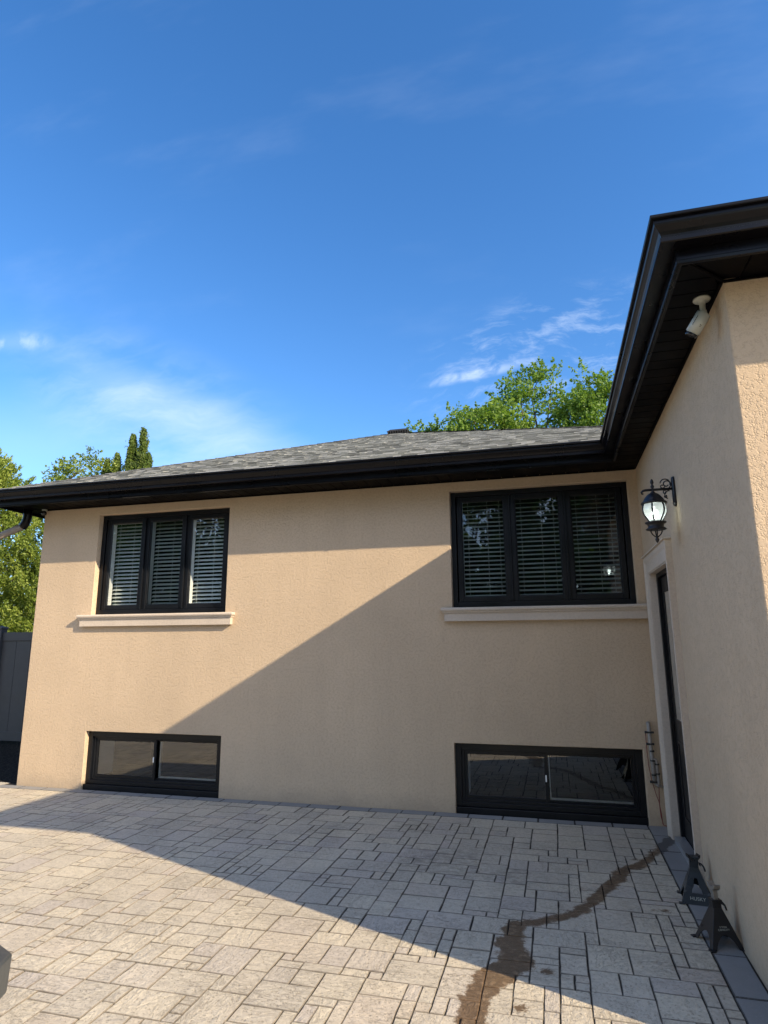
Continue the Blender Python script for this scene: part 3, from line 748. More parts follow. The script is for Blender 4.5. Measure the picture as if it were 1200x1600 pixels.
def caps(a, b, n):
    a = Vector(a); b = Vector(b); d = (b - a) / n; side = Vector((d.y, -d.x, 0)).normalized()
    for i in range(n):
        p0 = a + d * i + Vector((0, 0, .016)); p1 = a + d * (i + 1.25) + Vector((0, 0, .006)); t = rd.random()
        s1 = side * .13; dn = Vector((0, 0, -.036))
        cap.raw([p0 - s1 + dn, p0, p0 + s1 + dn, p1 - s1 + dn, p1, p1 + s1 + dn], [(0, 1, 4, 3), (1, 2, 5, 4)], (t, t, t))
caps((RX0, RY0, RZ), pk, 40)
caps((xr(1.0), RY0 + 1.0, Zr(1.0)), pk, 32)
hb(cap, 'ridge_cap', M_SHINGLE, front_roof, attr='stone')
vt = MB(); vx, vy, vz = -3.22, RY0 + 4.0, Zr(4.0)
vt.box(vx - .15, vx + .15, vy - .10, vy + .18, vz - .10, vz + .010); vt.raw([(vx - .19, vy - .15, vz + .0), (vx + .19, vy - .15, vz + .0), (vx + .19, vy + .22, vz + .0), (vx - .19, vy + .22, vz + .0), (vx - .14, vy - .10, vz + .045), (vx + .14, vy - .10, vz + .045), (vx + .14, vy + .18, vz + .045), (vx - .14, vy + .18, vz + .045)], [(0, 3, 2, 1), (4, 5, 6, 7), (0, 1, 5, 4), (1, 2, 6, 5), (2, 3, 7, 6), (3, 0, 4, 7)])
for i in range(9): vt.box(vx - .17 + i * .042, vx - .155 + i * .042, vy - .155, vy - .148, vz - .05, vz + .0)
hb(vt, 'roof_vent', finish_paint('grey_vent', (.03, .03, .03), .6, .3, .2, .1, 30))

# ---- downspout at the far left end
def arc(c, r, a0, a1, n, ax='xz', y=0):
    return [(c[0] + r * math.cos(a0 + (a1 - a0) * i / n), y, c[1] + r * math.sin(a0 + (a1 - a0) * i / n)) for i in range(n + 1)]
yd = -.10
dsb = MB(); pts = [(-7.19, yd, 3.27), (-7.19, yd, 3.19)] + [(-7.30 + .11 * math.cos(a), yd, 3.18 + .15 * math.sin(a)) for a in [0 - i * R(62) / 6 for i in range(7)]]
dsb.tube(pts, .052, 16); el = hb(dsb, 'downspout', M_BLACK, smooth=True)
lp = pts[-1]; dp = MB(); dp.tube([(lp[0] + .01, yd, lp[2] + .004), (lp[0] - .85, yd + .0, lp[2] - .27)], .044, 16); dp.tube([(lp[0] - .84, yd, lp[2] - .25), (lp[0] - .90, yd, lp[2] - .33), (lp[0] - .90, yd, .0)], .044, 16)
hb(dp, 'lower_pipe', M_DOWN, el, smooth=True)

# ============================================================ wall lantern
LY = -1.79; LX = XW - .145
lan = empty('wall_lantern', (XW, LY, 2.5)); tag(lan, 'black cast iron wall lantern with lit glass globe on scrolled arm above the door', 'lantern')
def lb(mb, name, mt, **k):
    par = k.pop('parent', lan); o = mb.build(name, mt, None, **k); o.parent = par
    if par is lan: o.matrix_parent_inverse = Matrix.Translation(-Vector(lan.location))
    return o
pl = MB(); ring = [(math.cos(t) * .024, (1 if math.sin(t) > 0 else -1) * .082 + math.sin(t) * .024 if abs(math.sin(t)) > 1e-9 else math.sin(t)) for t in [R(7.5 + 15 * i) for i in range(24)]]
N = len(ring); V = [(XW - .001, LY + a, 2.612 + b) for a, b in ring] + [(XW - .013, LY + a, 2.612 + b) for a, b in ring] + [(XW - .019, LY + a * .75, 2.612 + b * .93) for a, b in ring]
pl.raw(V, [tuple(range(N)), tuple(range(2 * N, 3 * N))] + [(i, (i + 1) % N, N + (i + 1) % N, N + i) for i in range(N)] + [(N + i, N + (i + 1) % N, 2 * N + (i + 1) % N, 2 * N + i) for i in range(N)])
lb(pl, 'wall_plate', M_IRON, bevel=.002)
ar = MB(); za = 2.632
ar.tube([(XW - .012, LY, za), (LX - .045, LY, za), (LX - .062, LY, za - .004), (LX - .074, LY, za - .014), (LX - .072, LY, za - .025), (LX - .062, LY, za - .026)], [.009, .009, .008, .007, .006, .006], 10)
def spiral(c, r0, r1, a0, a1, n=22): return [(c[0] + (r0 + (r1 - r0) * i / n) * math.cos(a0 + (a1 - a0) * i / n), LY, c[1] + (r0 + (r1 - r0) * i / n) * math.sin(a0 + (a1 - a0) * i / n)) for i in range(n + 1)]
lb(ar, 'arm', M_IRON, smooth=True)
sc = MB()
sc.tube(spiral((XW - .052, za + .035), .030, .012, R(-60), R(330)), .0042, 8)
sc.tube(spiral((XW - .080, za + .022), .017, .006, R(20), R(-330)), .004, 8)
sc.tube(spiral((XW - .062, za + .04), .034, .030, R(-20), R(175), 12), .0042, 8)
sc.tube(spiral((XW - .040, za - .038), .032, .024, R(250), R(80), 14), .0042, 8)
sc.tube(spiral((XW - .066, za - .022), .014, .005, R(60), R(420)), .004, 8)
sc.tube(spiral((XW - .066, za - .052), .010, .004, R(60), R(-300)), .004, 8)
lb(sc, 'scrollwork', M_IRON, smooth=True)
fi = MB(); fi.lathe([(.0, .078), (.006, .074), (.011, .062), (.012, .05), (.007, .04), (.006, .034), (.012, .028), (.013, .02), (.008, .012), (.010, .0), (.009, -.012), (.018, -.022), (.02, -.03)], 14, (LX, LY, za))
lb(fi, 'finial', M_IRON, smooth=True)
ca = MB(); zc = za - .024
ca.lathe([(.012, .0), (.028, -.004), (.044, -.018), (.058, -.036), (.066, -.050), (.067, -.058), (.082, -.066), (.084, -.072), (.080, -.080), (.066, -.080), (.060, -.076)], 32, (LX, LY, zc), lobes=16, amp=.03)
lb(ca, 'cap', M_IRON, smooth=True)
zg1 = zc - .078; zg0 = zg1 - .128
gprof = []
for i in range(13):
    t_ = i / 12; z = zg1 + (zg0 - zg1) * t_; r = .062 + .018 * math.sin(math.pi * min(1, (t_ + .12) / 1.02)) - .016 * t_ ** 2 * 1.4
    gprof.append((r, z))
def m_lampglass():
    m = bpy.data.materials.new('frosted_glass'); m.use_nodes = True; t = NT(m.node_tree); t.n.clear(); out = t.node('ShaderNodeOutputMaterial')
    a = t.node('ShaderNodeBsdfTranslucent'); a.inputs[0].default_value = (.84, .90, .88, 1); b = t.node('ShaderNodeBsdfTransparent'); b.inputs[0].default_value = (.8, .9, .88, 1)
    g_ = t.node('ShaderNodeBsdfGlossy'); g_.inputs['Roughness'].default_value = .05
    m1 = t.node('ShaderNodeMixShader'); m1.inputs[0].default_value = .62; t.l.new(a.outputs[0], m1.inputs[1]); t.l.new(b.outputs[0], m1.inputs[2])
    m2 = t.node('ShaderNodeMixShader'); m2.inputs[0].default_value = .12; t.l.new(m1.outputs[0], m2.inputs[1]); t.l.new(g_.outputs[0], m2.inputs[2]); t.l.new(m2.outputs[0], out.inputs[0]); return m
gb_ = MB(); n = 36; V = []; F = []
for r, z in gprof:
    for k in range(n): V.append((LX + r * math.cos(2 * math.pi * k / n), LY + r * math.sin(2 * math.pi * k / n), z))
for i in range(len(gprof) - 1):
    for k in range(n): F.append((i * n + k, i * n + (k + 1) % n, (i + 1) * n + (k + 1) % n, (i + 1) * n + k))
gb_.raw(V, F); lb(gb_, 'glass_globe', m_lampglass(), smooth=True)
for k in range(6):
    rb = MB(); a = R(60 * k + 12); rb.tube([(LX + (r + .002) * math.cos(a), LY + (r + .002) * math.sin(a), z) for r, z in gprof], .0062, 6); lb(rb, 'rib', M_IRON, smooth=True)
cp = MB(); cp.lathe([(.056, .004), (.070, .0), (.068, -.008), (.056, -.014), (.050, -.030), (.054, -.038), (.064, -.046), (.064, -.054), (.050, -.056), (.0, -.057)], 28, (LX, LY, zg0)); cp.lathe([(.060, -.046), (.072, -.050), (.060, -.055)], 8, (LX, LY, zg0))
lb(cp, 'lower_cup', M_IRON, smooth=True)
tl = MB()
for s_ in (-1, 1):
    for ax in (0, 1):
        pt = [(s_ * .034, -.052), (s_ * .036, -.066), (s_ * .028, -.084), (s_ * .014, -.098), (0, -.104)]
        tl.tube([(LX + (a if ax == 0 else 0), LY + (a if ax == 1 else 0), zg0 + b) for a, b in pt], .0042, 8)
tl.lathe([(.004, -.098), (.012, -.104), (.008, -.110), (.013, -.118), (.012, -.130), (.005, -.142), (.0, -.146)], 12, (LX, LY, zg0))
lb(tl, 'pendant', M_IRON, smooth=True)
bu = MB(); bu.lathe([(.0, .034), (.012, .031), (.019, .020), (.020, .008), (.014, -.010), (.011, -.03), (.0, -.031)], 16, (LX, LY, zg0 + .055))
m_b, t_b, b_b = mat('lit_bulb', (1, 1, 1)); b_b.inputs['Emission Color'].default_value = (.95, 1, .95, 1); b_b.inputs['Emission Strength'].default_value = 12
lb(bu, 'bulb', m_b, smooth=True)

# ============================================================ cameras
M_CAMW = finish_paint('white_camera_plastic', (.42, .43, .38), .4, .5, .06, .05, 40)
M_LENS = finish_paint('black_lens', (.008, .008, .01), .12, .6, .1, .02, 30)
bc = empty('security_camera', (-.075, -3.24, ZS)); tag(bc, 'white bullet security camera hanging from the black soffit near the corner', 'security camera')
def cb_(mb, name, mt, par, loc, **k):
    o = mb.build(name, mt, None, **k); o.parent = par; return o
mb = MB(); mb.lathe([(.0, 0), (.040, 0), (.041, -.006), (.036, -.012), (.018, -.016), (.014, -.03), (.013, -.062), (.016, -.066), (.018, -.085), (.012, -.095), (.0, -.096)], 24)
cb_(mb, 'mount', M_CAMW, bc, None, smooth=True)
aim = Vector((-.42, .55, -.55)).normalized()
AIMC = Vector((-.075, -3.24, ZS))
bx = Vector((-.50, .30, -.75)).normalized()      # barrel points down over the paving
vw = Vector((-.75, -3.1, -1.6)); yv = (vw - bx * vw.dot(bx)).normalized(); xv = yv.cross(bx)
Mb = Matrix.Translation((-.028, -.012, -.128)) @ Matrix((xv, yv, bx)).transposed().to_4x4()
mb = MB(); mb.lathe([(.0, -.05), (.022, -.049), (.028, -.043), (.029, .062), (.027, .070), (.024, .070)], 28, (0, 0, 0), M=Mb.to_3x3().to_4x4()); mb.v = [tuple(Vector(v) + Mb.translation) for v in mb.v]
cb_(mb, 'barrel', M_CAMW, bc, None, smooth=True)
mb = MB()      # sun shield: curved sheet over the barrel
V = []; F = []; nn = 14
for i in range(nn + 1):
    a = R(-10 + 200 * i / nn)
    for z in (-.045, .055): V.append(tuple(Mb @ Vector((.034 * math.cos(a), .034 * math.sin(a), z))))
for i in range(nn): F.append((2 * i, 2 * i + 1, 2 * i + 3, 2 * i + 2))
mb.raw(V, F); o = cb_(mb, 'sun_shield', M_CAMW, bc, None, smooth=True); md = o.modifiers.new('s', 'SOLIDIFY'); md.thickness = .002
mk = MB()
def on_shield(a, z, r=.0353): return tuple(Mb @ Vector((r * math.cos(a), r * math.sin(a), z)))
for i in range(6):
    z0 = -.02 + i * .008; mk.face([on_shield(R(128), z0), on_shield(R(121), z0), on_shield(R(121), z0 + .006), on_shield(R(128), z0 + .006)])
cb_(mk, 'printed_line', M_LENS, bc, None); mk = MB()
for i, j in ((0, 0), (1, 1), (0, 2), (2, 0), (2, 2)):
    a0 = R(72 - 5 * i); z0 = .012 + j * .004; mk.face([on_shield(a0, z0), on_shield(a0 - R(4), z0), on_shield(a0 - R(4), z0 + .003), on_shield(a0, z0 + .003)])
cb_(mk, 'printed_icon', M_LENS, bc, None)
mb = MB(); mb.lathe([(.0, .060), (.0295, .060), (.0295, .0725), (.022, .075), (.012, .072), (.0, .070)], 24, (0, 0, 0), M=Mb.to_3x3().to_4x4()); mb.v = [tuple(Vector(v) + Mb.translation) for v in mb.v]
cb_(mb, 'lens', M_LENS, bc, None, smooth=True)

dcm = empty('dome_camera', (-6.99, -.045, ZS)); tag(dcm, 'tiny white mounted camera with black lens under the far left eave corner', 'security camera')
mb = MB(); mb.lathe([(.0, 0), (.03, 0), (.031, -.012), (.022, -.022), (.014, -.03), (.0, -.032)], 20); cb_(mb, 'mount', M_CAMW, dcm, None, smooth=True)
mb = MB(); mb.lathe([(.0, -.024), (.022, -.028), (.033, -.043), (.034, -.058), (.026, -.076), (.012, -.086), (.0, -.088)], 20, (.012, -.02, 0)); cb_(mb, 'lens_ball', M_LENS, dcm, None, smooth=True)

# ============================================================ gas / meter pipework by the door trim
M_PIPE = finish_paint('weathered_pipe', (.30, .28, .26), .5, .5, .3, .3, 60, .3); M_RED = finish_paint('red_wire', (.20, .035, .03), .5, .4, .2, .1, 40)
M_VALVE = finish_paint('dark_valve', (.03, .03, .032), .5, .5, .3, .3, 60, .3)
pp = empty('wall_pipework', (-.10, 0, 0)); tag(pp, 'narrow bracketed utility pipe assembly on the wall beside the white door trim', 'pipework')
mb = MB(); X = -.03
mb.tube([(-.005, .005, .86), (-.005, -.035, .868), (-.005, -.045, .84), (-.002, -.045, .66), (.004, -.045, .46), (.006, -.045, .36)], .017, 12)
cb_(mb, 'main_pipe', M_PIPE, pp, None, smooth=True)
mb = MB(); mb.tube([(.006, -.045, .56), (.03, -.045, .555), (.035, -.045, .54), (.037, -.045, .36), (.035, -.045, .33)], .014, 12); mb.tube([(.006, -.045, .36), (.037, -.045, .335), (.075, -.04, .33)], .009, 10)
cb_(mb, 'branch_pipe', M_PIPE, pp, None, smooth=True)
for zz, wd in ((.79, .028), (.69, .022), (.37, .018)):
    mb = MB(); mb.box(-.004 - wd, .006 + wd, -.062, -.030, zz - .008, zz + .008); mb.box(-.004 - .008, .004 + .008, -.030, -.001, zz - .006, zz + .006); mb.tube([(-.004 - wd, -.046, zz), (-.016 - wd, -.046, zz)], .012, 8); cb_(mb, 'bracket', M_VALVE, pp, None, bevel=.002)
for xx, zs3, rr3 in ((.004, (.63, .55, .43), .021), (.037, (.52, .44), .018)):
    for zz in zs3: mb = MB(); mb.tube([(xx, -.045, zz - .007), (xx, -.045, zz + .007)], rr3, 12); cb_(mb, 'coupling', M_VALVE, pp, None)
mb = MB(); mb.tube([(-.035, -.04, .79), (-.036, -.03, .66), (-.03, -.02, .50), (-.015, -.015, .38), (.012, -.012, .26), (.03, -.012, .20), (.04, -.012, .12), (.045, -.02, .02)], .0032, 6)
mb.tube([(.037, -.045, .33), (.034, -.03, .26), (.032, -.015, .18), (.036, -.012, .08), (.05, -.02, .012), (.075, -.03, .008)], .0035, 6)
cb_(mb, 'red_wire', M_RED, pp, None, smooth=True)
for ch_ in pp.children: pass

# ============================================================ jack stands
M_JACK = finish_paint('charcoal_enamel', (.020, .027, .034), .28, .5, .2, .1, 50); M_JACK2 = finish_paint('black_enamel', (.012, .012, .015), .32, .5, .2, .1, 50)
M_STEEL = finish_paint('worn_steel', (.35, .33, .30), .4, .5, .2, .2, 60, .8)
TXB = '3 TON\nCAPACITY'
def jack(loc, rz, label, paint, post_mat, post_up, front_hole, text, tsize, sc_=1.0):
    root = empty('jack_stand', loc, rz); tag(root, label, 'jack stand')
    root.scale = (sc_,) * 3
    b = MB(); B = .094; T = .024; H = .19
    cor = [(-1, -1), (1, -1), (1, 1), (-1, 1)]
    def P(u, v, side):   # u in -1..1, v height 0..1 on a side face
        h = B + (T - B) * v; q = Vector((u * h, -h, v * H))
        return tuple(Matrix.Rotation(side * math.pi / 2, 3, 'Z') @ q)
    for s_ in range(4):
        hole = front_hole and s_ == 0
        # arch cut out of the bottom of each side (or a keyhole in the front plate)
        n = 8
        if hole:
            lo, hi, hw = .30, .72, .42
            arch = [(hw, lo), (hw * .95, .42), (hw * .62, .50), (hw * .60, .62), (hw * .42, hi)]
            pts = [(-a, v) for a, v in arch] + [(a, v) for a, v in reversed(arch)]
            vs_ = [lo, .42, .50, .62, hi]; ws = [hw, hw * .95, hw * .62, hw * .60, hw * .42]
            b.face([P(-1, 0, s_), P(1, 0, s_), P(1, lo, s_), P(-1, lo, s_)])
            for i in range(4):
                b.face([P(-1, vs_[i], s_), P(-ws[i], vs_[i], s_), P(-ws[i + 1], vs_[i + 1], s_), P(-1, vs_[i + 1], s_)])
                b.face([P(ws[i], vs_[i], s_), P(1, vs_[i], s_), P(1, vs_[i + 1], s_), P(ws[i + 1], vs_[i + 1], s_)])
            b.face([P(-1, hi, s_), P(1, hi, s_), P(1, 1, s_), P(-1, 1, s_)])
        else:
            vs_ = [0, .10, .20, .28, .335, .36]; ws = [.70, .66, .56, .42, .22, .0]
            for i in range(5):
                b.face([P(-1, vs_[i], s_), P(-ws[i], vs_[i], s_), P(-ws[i + 1], vs_[i + 1], s_), P(-1, vs_[i + 1], s_)])
                b.face([P(ws[i], vs_[i], s_), P(1, vs_[i], s_), P(1, vs_[i + 1], s_), P(ws[i + 1], vs_[i + 1], s_)])
            b.face([P(-1, .36, s_), P(0, .36, s_), P(1, .36, s_), P(1, .62, s_), P(-1, .62, s_)]); b.face([P(-1, .62, s_), P(1, .62, s_), P(1, 1, s_), P(-1, 1, s_)])
    o = b.build('base', paint, root); md = o.modifiers.new('s', 'SOLIDIFY'); md.thickness = .0035; bv = o.modifiers.new('b', 'BEVEL'); bv.width = .005; bv.segments = 2; bv.limit_method = 'ANGLE'; bv.angle_limit = R(50)
    for (i, j) in cor:
        f = MB(); f.box(i * B - .016, i * B + .016, j * B - .016, j * B + .016, 0, .006); f.build('foot', paint, root, bevel=.002)
    c = MB(); hh_ = .062 if front_hole else .040; c.box(-.026, .026, -.022, .022, H - .006, H + hh_); c.box(-.030, .030, -.026, .026, H + hh_ - .010, H + hh_ + .002); c.build('collar', paint, root, bevel=.003)
    p_ = MB(); top = H + .05 + post_up; QR = Matrix.Rotation(R(90 if text == TXB else 20), 4, 'Z'); p_.box(-.017, .017, -.012, .012, H - .05, top)
    for i in range(9):
        zz = H - .02 + i * .016
        if zz < top - .012: p_.raw([(.017, -.010, zz), (.017, .010, zz), (.017, .010, zz + .012), (.017, -.010, zz + .012), (.025, -.010, zz + .010), (.025, .010, zz + .010)], [(0, 1, 5, 4), (4, 5, 2, 3), (0, 4, 3), (1, 2, 5)])
    p_.v = [tuple(QR @ Vector(v)) for v in p_.v]; post = p_.build('ratchet_post', post_mat, root, bevel=.0015)
    s2 = MB(); w_ = .040
    prof = [(-w_, .017), (-w_ + .008, .020), (-w_ + .018, .009), (0, .004), (w_ - .018, .009), (w_ - .008, .020), (w_, .017), (w_ - .004, .0), (.018, -.016), (-.018, -.016), (-w_ + .004, .0)]
    n = len(prof); s2.raw([(x_, -.020, top + z_) for x_, z_ in prof] + [(x_, .020, top + z_) for x_, z_ in prof], [tuple(range(n)), tuple(range(n, 2 * n))] + [(i, (i + 1) % n, n + (i + 1) % n, n + i) for i in range(n)])
    s2.v = [tuple(QR @ Vector(v)) for v in s2.v]; s2.build('saddle', post_mat, root, bevel=.0015)
    l = MB(); l.tube([(.030, 0, H + .022), (.044, 0, H + .020), (.056, -.002, H + .004), (.062, -.004, H - .02)], .005, 8); l.tube([(.034, -.03, H + .018), (.034, .03, H + .018)], .005, 8); l.build('lever', paint, root, smooth=True)
    ang = math.atan2(B - T, H)
    if text:
        vv = .17 if front_hole else .52; hgt = B + (T - B) * vv
        Mt = Matrix.Translation((0, -hgt - .0045, vv * H)) @ Matrix.Rotation(R(90) - ang, 4, 'X')
        text_mesh('lettering', text, tsize, Mt, M_CAMW, root, .0004, 1.1)
    return root
jack((-.108, -1.67, 0), R(-6), 'dark grey jack stand with a cut-out front plate, nearer the door', M_JACK, M_JACK2, .005, True, 'HUSKY', .026)
jack((-.118, -2.27, 0), R(18), 'black jack stand with raised steel ratchet post, nearer the viewer', M_JACK2, M_STEEL, .055, False, TXB, .013, .94)

# ============================================================ fence
FYY = 2.42
fe = empty('fence', (-10, FYY, 0)); tag(fe, 'dark charcoal vinyl privacy fence left of the house', 'fence')
def fb(mb, name, **k):
    o = mb.build(name, M_FENCE, None, **k); o.parent = fe; o.matrix_parent_inverse = Matrix.Translation(-Vector(fe.location)); return o
for (a, b) in ((-9.93, XL - .01), (-12.6, -10.07), (-15.3, -12.74)):
    mb = MB(); mb.box(a, b, FYY - .025, FYY + .025, 1.66, 1.80); fb(mb, 'top_rail', bevel=.004)
    mb = MB(); mb.box(a, b, FYY - .025, FYY + .025, .06, .20); fb(mb, 'bottom_rail', bevel=.004)
    mb = MB(); nb = int((b - a) / .29)
    for i in range(nb):
        s_ = (b - a) / nb; mb.box(a + i * s_ + .002, a + (i + 1) * s_ - .002, FYY - .011, FYY + .011, .19, 1.67)
    fb(mb, 'panel', bevel=.003)
for xx in (-10.0, -12.67):
    mb = MB(); mb.box(xx - .065, xx + .065, FYY - .065, FYY + .065, -.05, 1.86); mb.raw([(xx - .078, FYY - .078, 1.86), (xx + .078, FYY - .078, 1.86), (xx + .078, FYY + .078, 1.86), (xx - .078, FYY + .078, 1.86), (xx - .078, FYY - .078, 1.885), (xx + .078, FYY - .078, 1.885), (xx + .078, FYY + .078, 1.885), (xx - .078, FYY + .078, 1.885), (xx, FYY, 1.915)], [(0, 3, 2, 1), (0, 1, 5, 4), (1, 2, 6, 5), (2, 3, 7, 6), (3, 0, 4, 7), (4, 5, 8), (5, 6, 8), (6, 7, 8), (7, 4, 8)])
    fb(mb, 'post', bevel=.004)

# ============================================================ faceted grey bowl at the lower left
pb = empty('planter', (-3.035, -4.765, -.01), R(43)); tag(pb, 'dark grey faceted planter corner poking in at the lower left edge', 'planter')
M_BOWL = finish_paint('dark_grey_resin', (.05, .057, .062), .38, .5, .25, .5, 25)
mb = MB(); n = 8; prof = [(.12, 0), (.16, .02), (.17, .08), (.12, .14), (.14, .24), (.30, .37), (.455, .475), (.47, .49), (.475, .60), (.462, .608), (.0, .63)]
V = []; F = []
for r, z in prof[:-1]:
    for k in range(n): V.append((r * math.cos(2 * math.pi * k / n), r * math.sin(2 * math.pi * k / n), z))
V.append((0, 0, .63))
for i in range(len(prof) - 2):
    for k in range(n): F.append((i * n + k, i * n + (k + 1) % n, (i + 1) * n + (k + 1) % n, (i + 1) * n + k))
e0 = (len(prof) - 2) * n
for k in range(n): F.append((e0 + k, e0 + (k + 1) % n, len(V) - 1))
F.append(tuple(range(n - 1, -1, -1))); mb.raw(V, F)
mb.build('bowl', M_BOWL, pb, bevel=.006)

# ============================================================ trees
def leaf_mesh(name, cen, mt, size, seed, aspect=1.6, tone=None, droop=0.0, parent=None, upv=None):
    """cen (N,3) leaf centres; one folded leaf of four corner verts each"""
    g_ = np.random.default_rng(seed); N = len(cen)
    d = g_.normal(size=(N, 3)); d[:, 2] -= droop
    if upv is not None: d = d * .55 + upv
    d /= np.linalg.norm(d, axis=1)[:, None]
    a = g_.normal(size=(N, 3)); s = np.cross(d, a); s /= np.linalg.norm(s, axis=1)[:, None] + 1e-9
    L = size * g_.uniform(.6, 1.35, N)[:, None]; Wd = L / aspect
    v = np.stack([cen - d * L / 2, cen + s * Wd / 2, cen + d * L / 2, cen - s * Wd / 2], 1).reshape(-1, 3)
    me = bpy.data.meshes.new(name); me.vertices.add(4 * N); me.vertices.foreach_set('co', v.ravel().astype(np.float32))
    me.loops.add(4 * N); me.loops.foreach_set('vertex_index', np.arange(4 * N, dtype=np.int32))
    me.polygons.add(N); me.polygons.foreach_set('loop_start', np.arange(0, 4 * N, 4, dtype=np.int32)); me.polygons.foreach_set('loop_total', np.full(N, 4, np.int32))
    me.update(calc_edges=True); me.validate()
    if tone is None: tone = g_.random(N)
    c = np.ones((N, 4, 4), np.float32); c[:, :, :3] = np.clip(tone, 0, 1)[:, None, None]
    ca = me.color_attributes.new('leaf', 'FLOAT_COLOR', 'CORNER'); ca.data.foreach_set('color', c.ravel())
    me.materials.append(mt); o = bpy.data.objects.new(name, me); C.objects.link(o)
    if parent: o.parent = parent
    return o
def deciduous(base, H, crown_c, crown_r, nclump, nleaf, size, mt, label, seed, group=None, cr=(.5, 1.0), trunk_r=.22, name='deciduous_tree', aspect=1.5):
    g_ = np.random.default_rng(seed); root = empty(name, base); tag(root, label, 'tree', group)
    mb = MB(); cc = np.array(crown_c); rr_ = np.array(crown_r); pts = []; tones = []
    fork = Vector((0, 0, cc[2] - rr_[2] * .75))
    mb.tube([(0, 0, -.1), (.05, 0, fork.z * .5), fork], [trunk_r * 1.15, trunk_r, trunk_r * .8], 10)
    limbs = []
    for i in range(9):
        a = i * 2.4 + g_.uniform(-.4, .4); e = g_.uniform(.35, .95); rad = .62
        tip = Vector((cc[0] + rr_[0] * rad * math.cos(a) * (1.15 - e * .7), cc[1] + rr_[1] * rad * math.sin(a) * (1.15 - e * .7), cc[2] - rr_[2] * .5 + rr_[2] * 1.3 * e))
        mid = fork.lerp(tip, .5) + Vector((g_.uniform(-.3, .3), g_.uniform(-.3, .3), .25)); mb.tube([fork, mid, tip], [trunk_r * .45, trunk_r * .28, trunk_r * .1], 7); limbs.append((fork, mid, tip))
    for k in range(nclump):
        while True:
            q = g_.uniform(-1, 1, 3)
            if .28 < np.linalg.norm(q) < 1: break
        if g_.random() < .6: q = q / np.linalg.norm(q) * g_.uniform(.75, 1.04)
        c0 = cc + q * rr_; r0 = g_.uniform(*cr)
        lm = limbs[int(g_.integers(len(limbs)))]
        best = min((l[1].lerp(l[2], t) for l in limbs for t in (.2, .6, 1.0)), key=lambda p_: (p_ - Vector(c0)).length)
        mb.tube([best, best.lerp(Vector(c0), .5) + Vector((0, 0, .1)), tuple(c0)], [trunk_r * .13, trunk_r * .08, trunk_r * .03], 5)
        # each clump is a few feathery twigs of leaves
        nt = 7; per = max(6, nleaf // nt); tb = g_.random() * .5
        for j in range(nt):
            dr_ = g_.normal(size=3); dr_[2] = abs(dr_[2]) * .8 + .15; dr_ /= np.linalg.norm(dr_); t = g_.random(per) ** .7
            p_ = c0 + dr_ * (t * r0)[:, None] + g_.normal(size=(per, 3)) * r0 * .16 * (1.15 - t)[:, None]
            pts.append(p_); tones.append(tb + .5 * g_.random(per))
    tr = mb.build('trunk', M_BARK, root, smooth=True)
    leaf_mesh('crown', np.concatenate(pts), mt, size, seed + 1, aspect, np.concatenate(tones), .2, root); return root
def conifer(base, H, R0, nspray, nleaf, size, mt, label, seed, group=None, power=1.0, low=.3, ragged=.25, name='cedar_tree', sprays_up=.6):
    g_ = np.random.default_rng(seed); root = empty(name, base); tag(root, label, 'tree', group)
    mb = MB(); mb.tube([(0, 0, -.1), (0, 0, H * .5), (0, 0, H * .97)], [R0 * .10, R0 * .06, .01], 9)
    pts = []; tones = []; ups = []
    for k in range(nspray):
        t = g_.random() ** .85; z = low + (H - low) * t; r = R0 * (1 - t) ** power * (1 + g_.normal() * ragged) * (.55 + .45 * g_.random() ** .4) + .03
        a = g_.uniform(0, 2 * math.pi); out = np.array([math.cos(a), math.sin(a), 0.0]); tip = out * r + np.array([0, 0, z])
        d = out * (1 - sprays_up) + np.array([0, 0, sprays_up]); d /= np.linalg.norm(d)
        L = min(.75, .22 + r * .45) * g_.uniform(.7, 1.25); s = np.cross(d, [0, 0, 1.0]); s /= np.linalg.norm(s) + 1e-9
        u = g_.random(nleaf); wdt = L * .34 * (1.05 - u)
        p_ = tip + d * ((u - .6) * L)[:, None] + s * (g_.normal(size=nleaf) * wdt)[:, None] + g_.normal(size=(nleaf, 3)) * .025
        pts.append(p_); tones.append(g_.random() ** 1.2 * .7 + .3 * g_.random(nleaf)); ups.append(np.repeat((d * 1.0)[None], nleaf, 0))
        if k % 5 == 0: mb.tube([(0, 0, max(.1, z - .25)), tuple(tip - d * L * .5)], [.03, .008], 5)
    mb.build('trunk', M_BARK, root, smooth=True)
    leaf_mesh('crown', np.concatenate(pts), mt, size, seed + 1, 2.2, np.concatenate(tones), 0, root, np.concatenate(ups)); return root
conifer((-14.45, 5.6, 0), 6.45, 2.3, 950, 130, .070, M_CEDAR, 'tall yellow-green cedar at the left edge reaching above the eave', 31, 'cedars behind the fence', .55, .4, .2)
conifer((-12.0, 6.8, 0), 4.9, 2.4, 950, 130, .068, M_CEDAR, 'broad light green cedar filling the gap between fence and eave', 32, 'cedars behind the fence', .45, .4, .2)
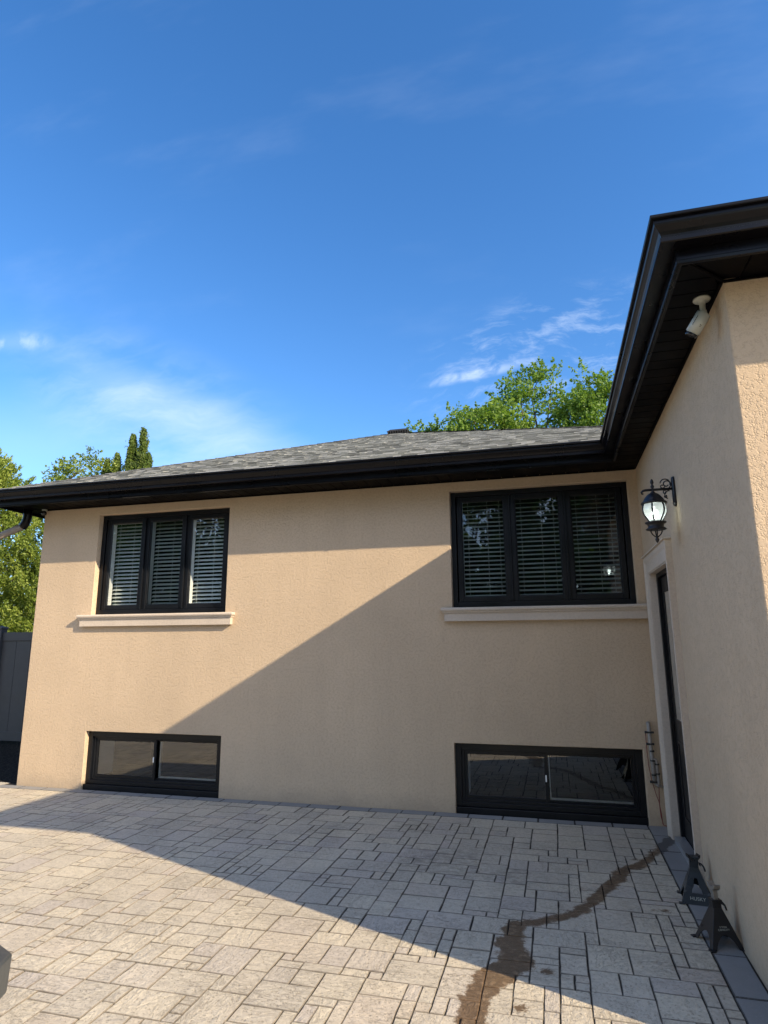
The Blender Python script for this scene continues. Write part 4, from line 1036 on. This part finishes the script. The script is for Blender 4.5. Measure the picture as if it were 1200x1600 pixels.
deciduous((-19.6, 15.0, 0), 9, (0, 0, 6.6), (1.7, 1.7, 2.9), 90, 210, .10, M_CEDAR, 'loose yellow-green tree top left of the dark spires over the roof', 33, None, (.5, .95), .16, 'feathery_tree')
deciduous((-17.6, 14.6, 0), 8, (0, 0, 5.9), (1.7, 1.6, 1.9), 80, 210, .10, M_CEDAR, 'low yellow-green tree top in front of the dark spires', 34, None, (.45, .8), .14, 'feathery_tree')
for i, (px, H, lab) in enumerate(((-.772, 9.9, 'taller left one of the paired dark spires above the roof'), (-.750, 10.1, 'slim right one of the paired dark spires above the roof'), (-.805, 9.05, 'short dark spire just left of the paired ones'), (-.828, 8.85, 'short dark spire furthest left over the roof'), (-.735, 8.9, 'lower dark spire on the right of the group'))):
    t = 21.5; conifer((px * t - .881, t - 6.379, 0), H + (.3 if i < 2 else .35), (.66 if i < 2 else .6), 360, 80, .085, M_SPIRE, lab, 40 + i, 'dark spires beyond the roof', .8, 3.0, .38, 'spire_tree', .9)
for (dx, t, top, rw, rz_, lab, sd) in ((-.160, 27, 11.45, 2.0, 3.2, 'bright green tree at the left of the clump right of the roof vent', 51), (-.01, 27.5, 13.4, 2.5, 3.6, 'tallest bright green tree behind the roof near the black gutter', 52), (.10, 26, 12.3, 2.0, 3.4, 'bright green tree whose side is cut off by the black wing gutter', 53), (-.085, 25, 11.35, 1.9, 2.6, 'lower bright green tree in the middle of the clump behind the roof', 54)):
    deciduous((dx * t - .881, t - 6.379, 0), top, (0, 0, top - rz_), (rw, rw * .9, rz_), 115, 195, .13, M_MAPLE, lab, sd, 'leafy trees behind the roof', (.45, 1.1), .2)
# trees behind the viewer, seen mirrored in the upper windows
xs = [-27, -22.5, -18, -13.5, -9, -4.5, .5]
for i, x_ in enumerate(xs):
    deciduous((x_, -21 - (i % 2) * 1.5, 0), 9, (0, 0, 5.6 + (i * 37 % 5) * .25), (3.1, 2.4, 4.9), 210, 130, .27, M_DARKTREE, 'dark leafy tree behind the viewer, ' + ['first from the left', 'second from the left', 'third from the left', 'middle one', 'third from the right', 'second from the right', 'last on the right'][i] + ' of the mirrored row', 60 + i, 'trees mirrored in the windows', (.7, 1.5), .2)
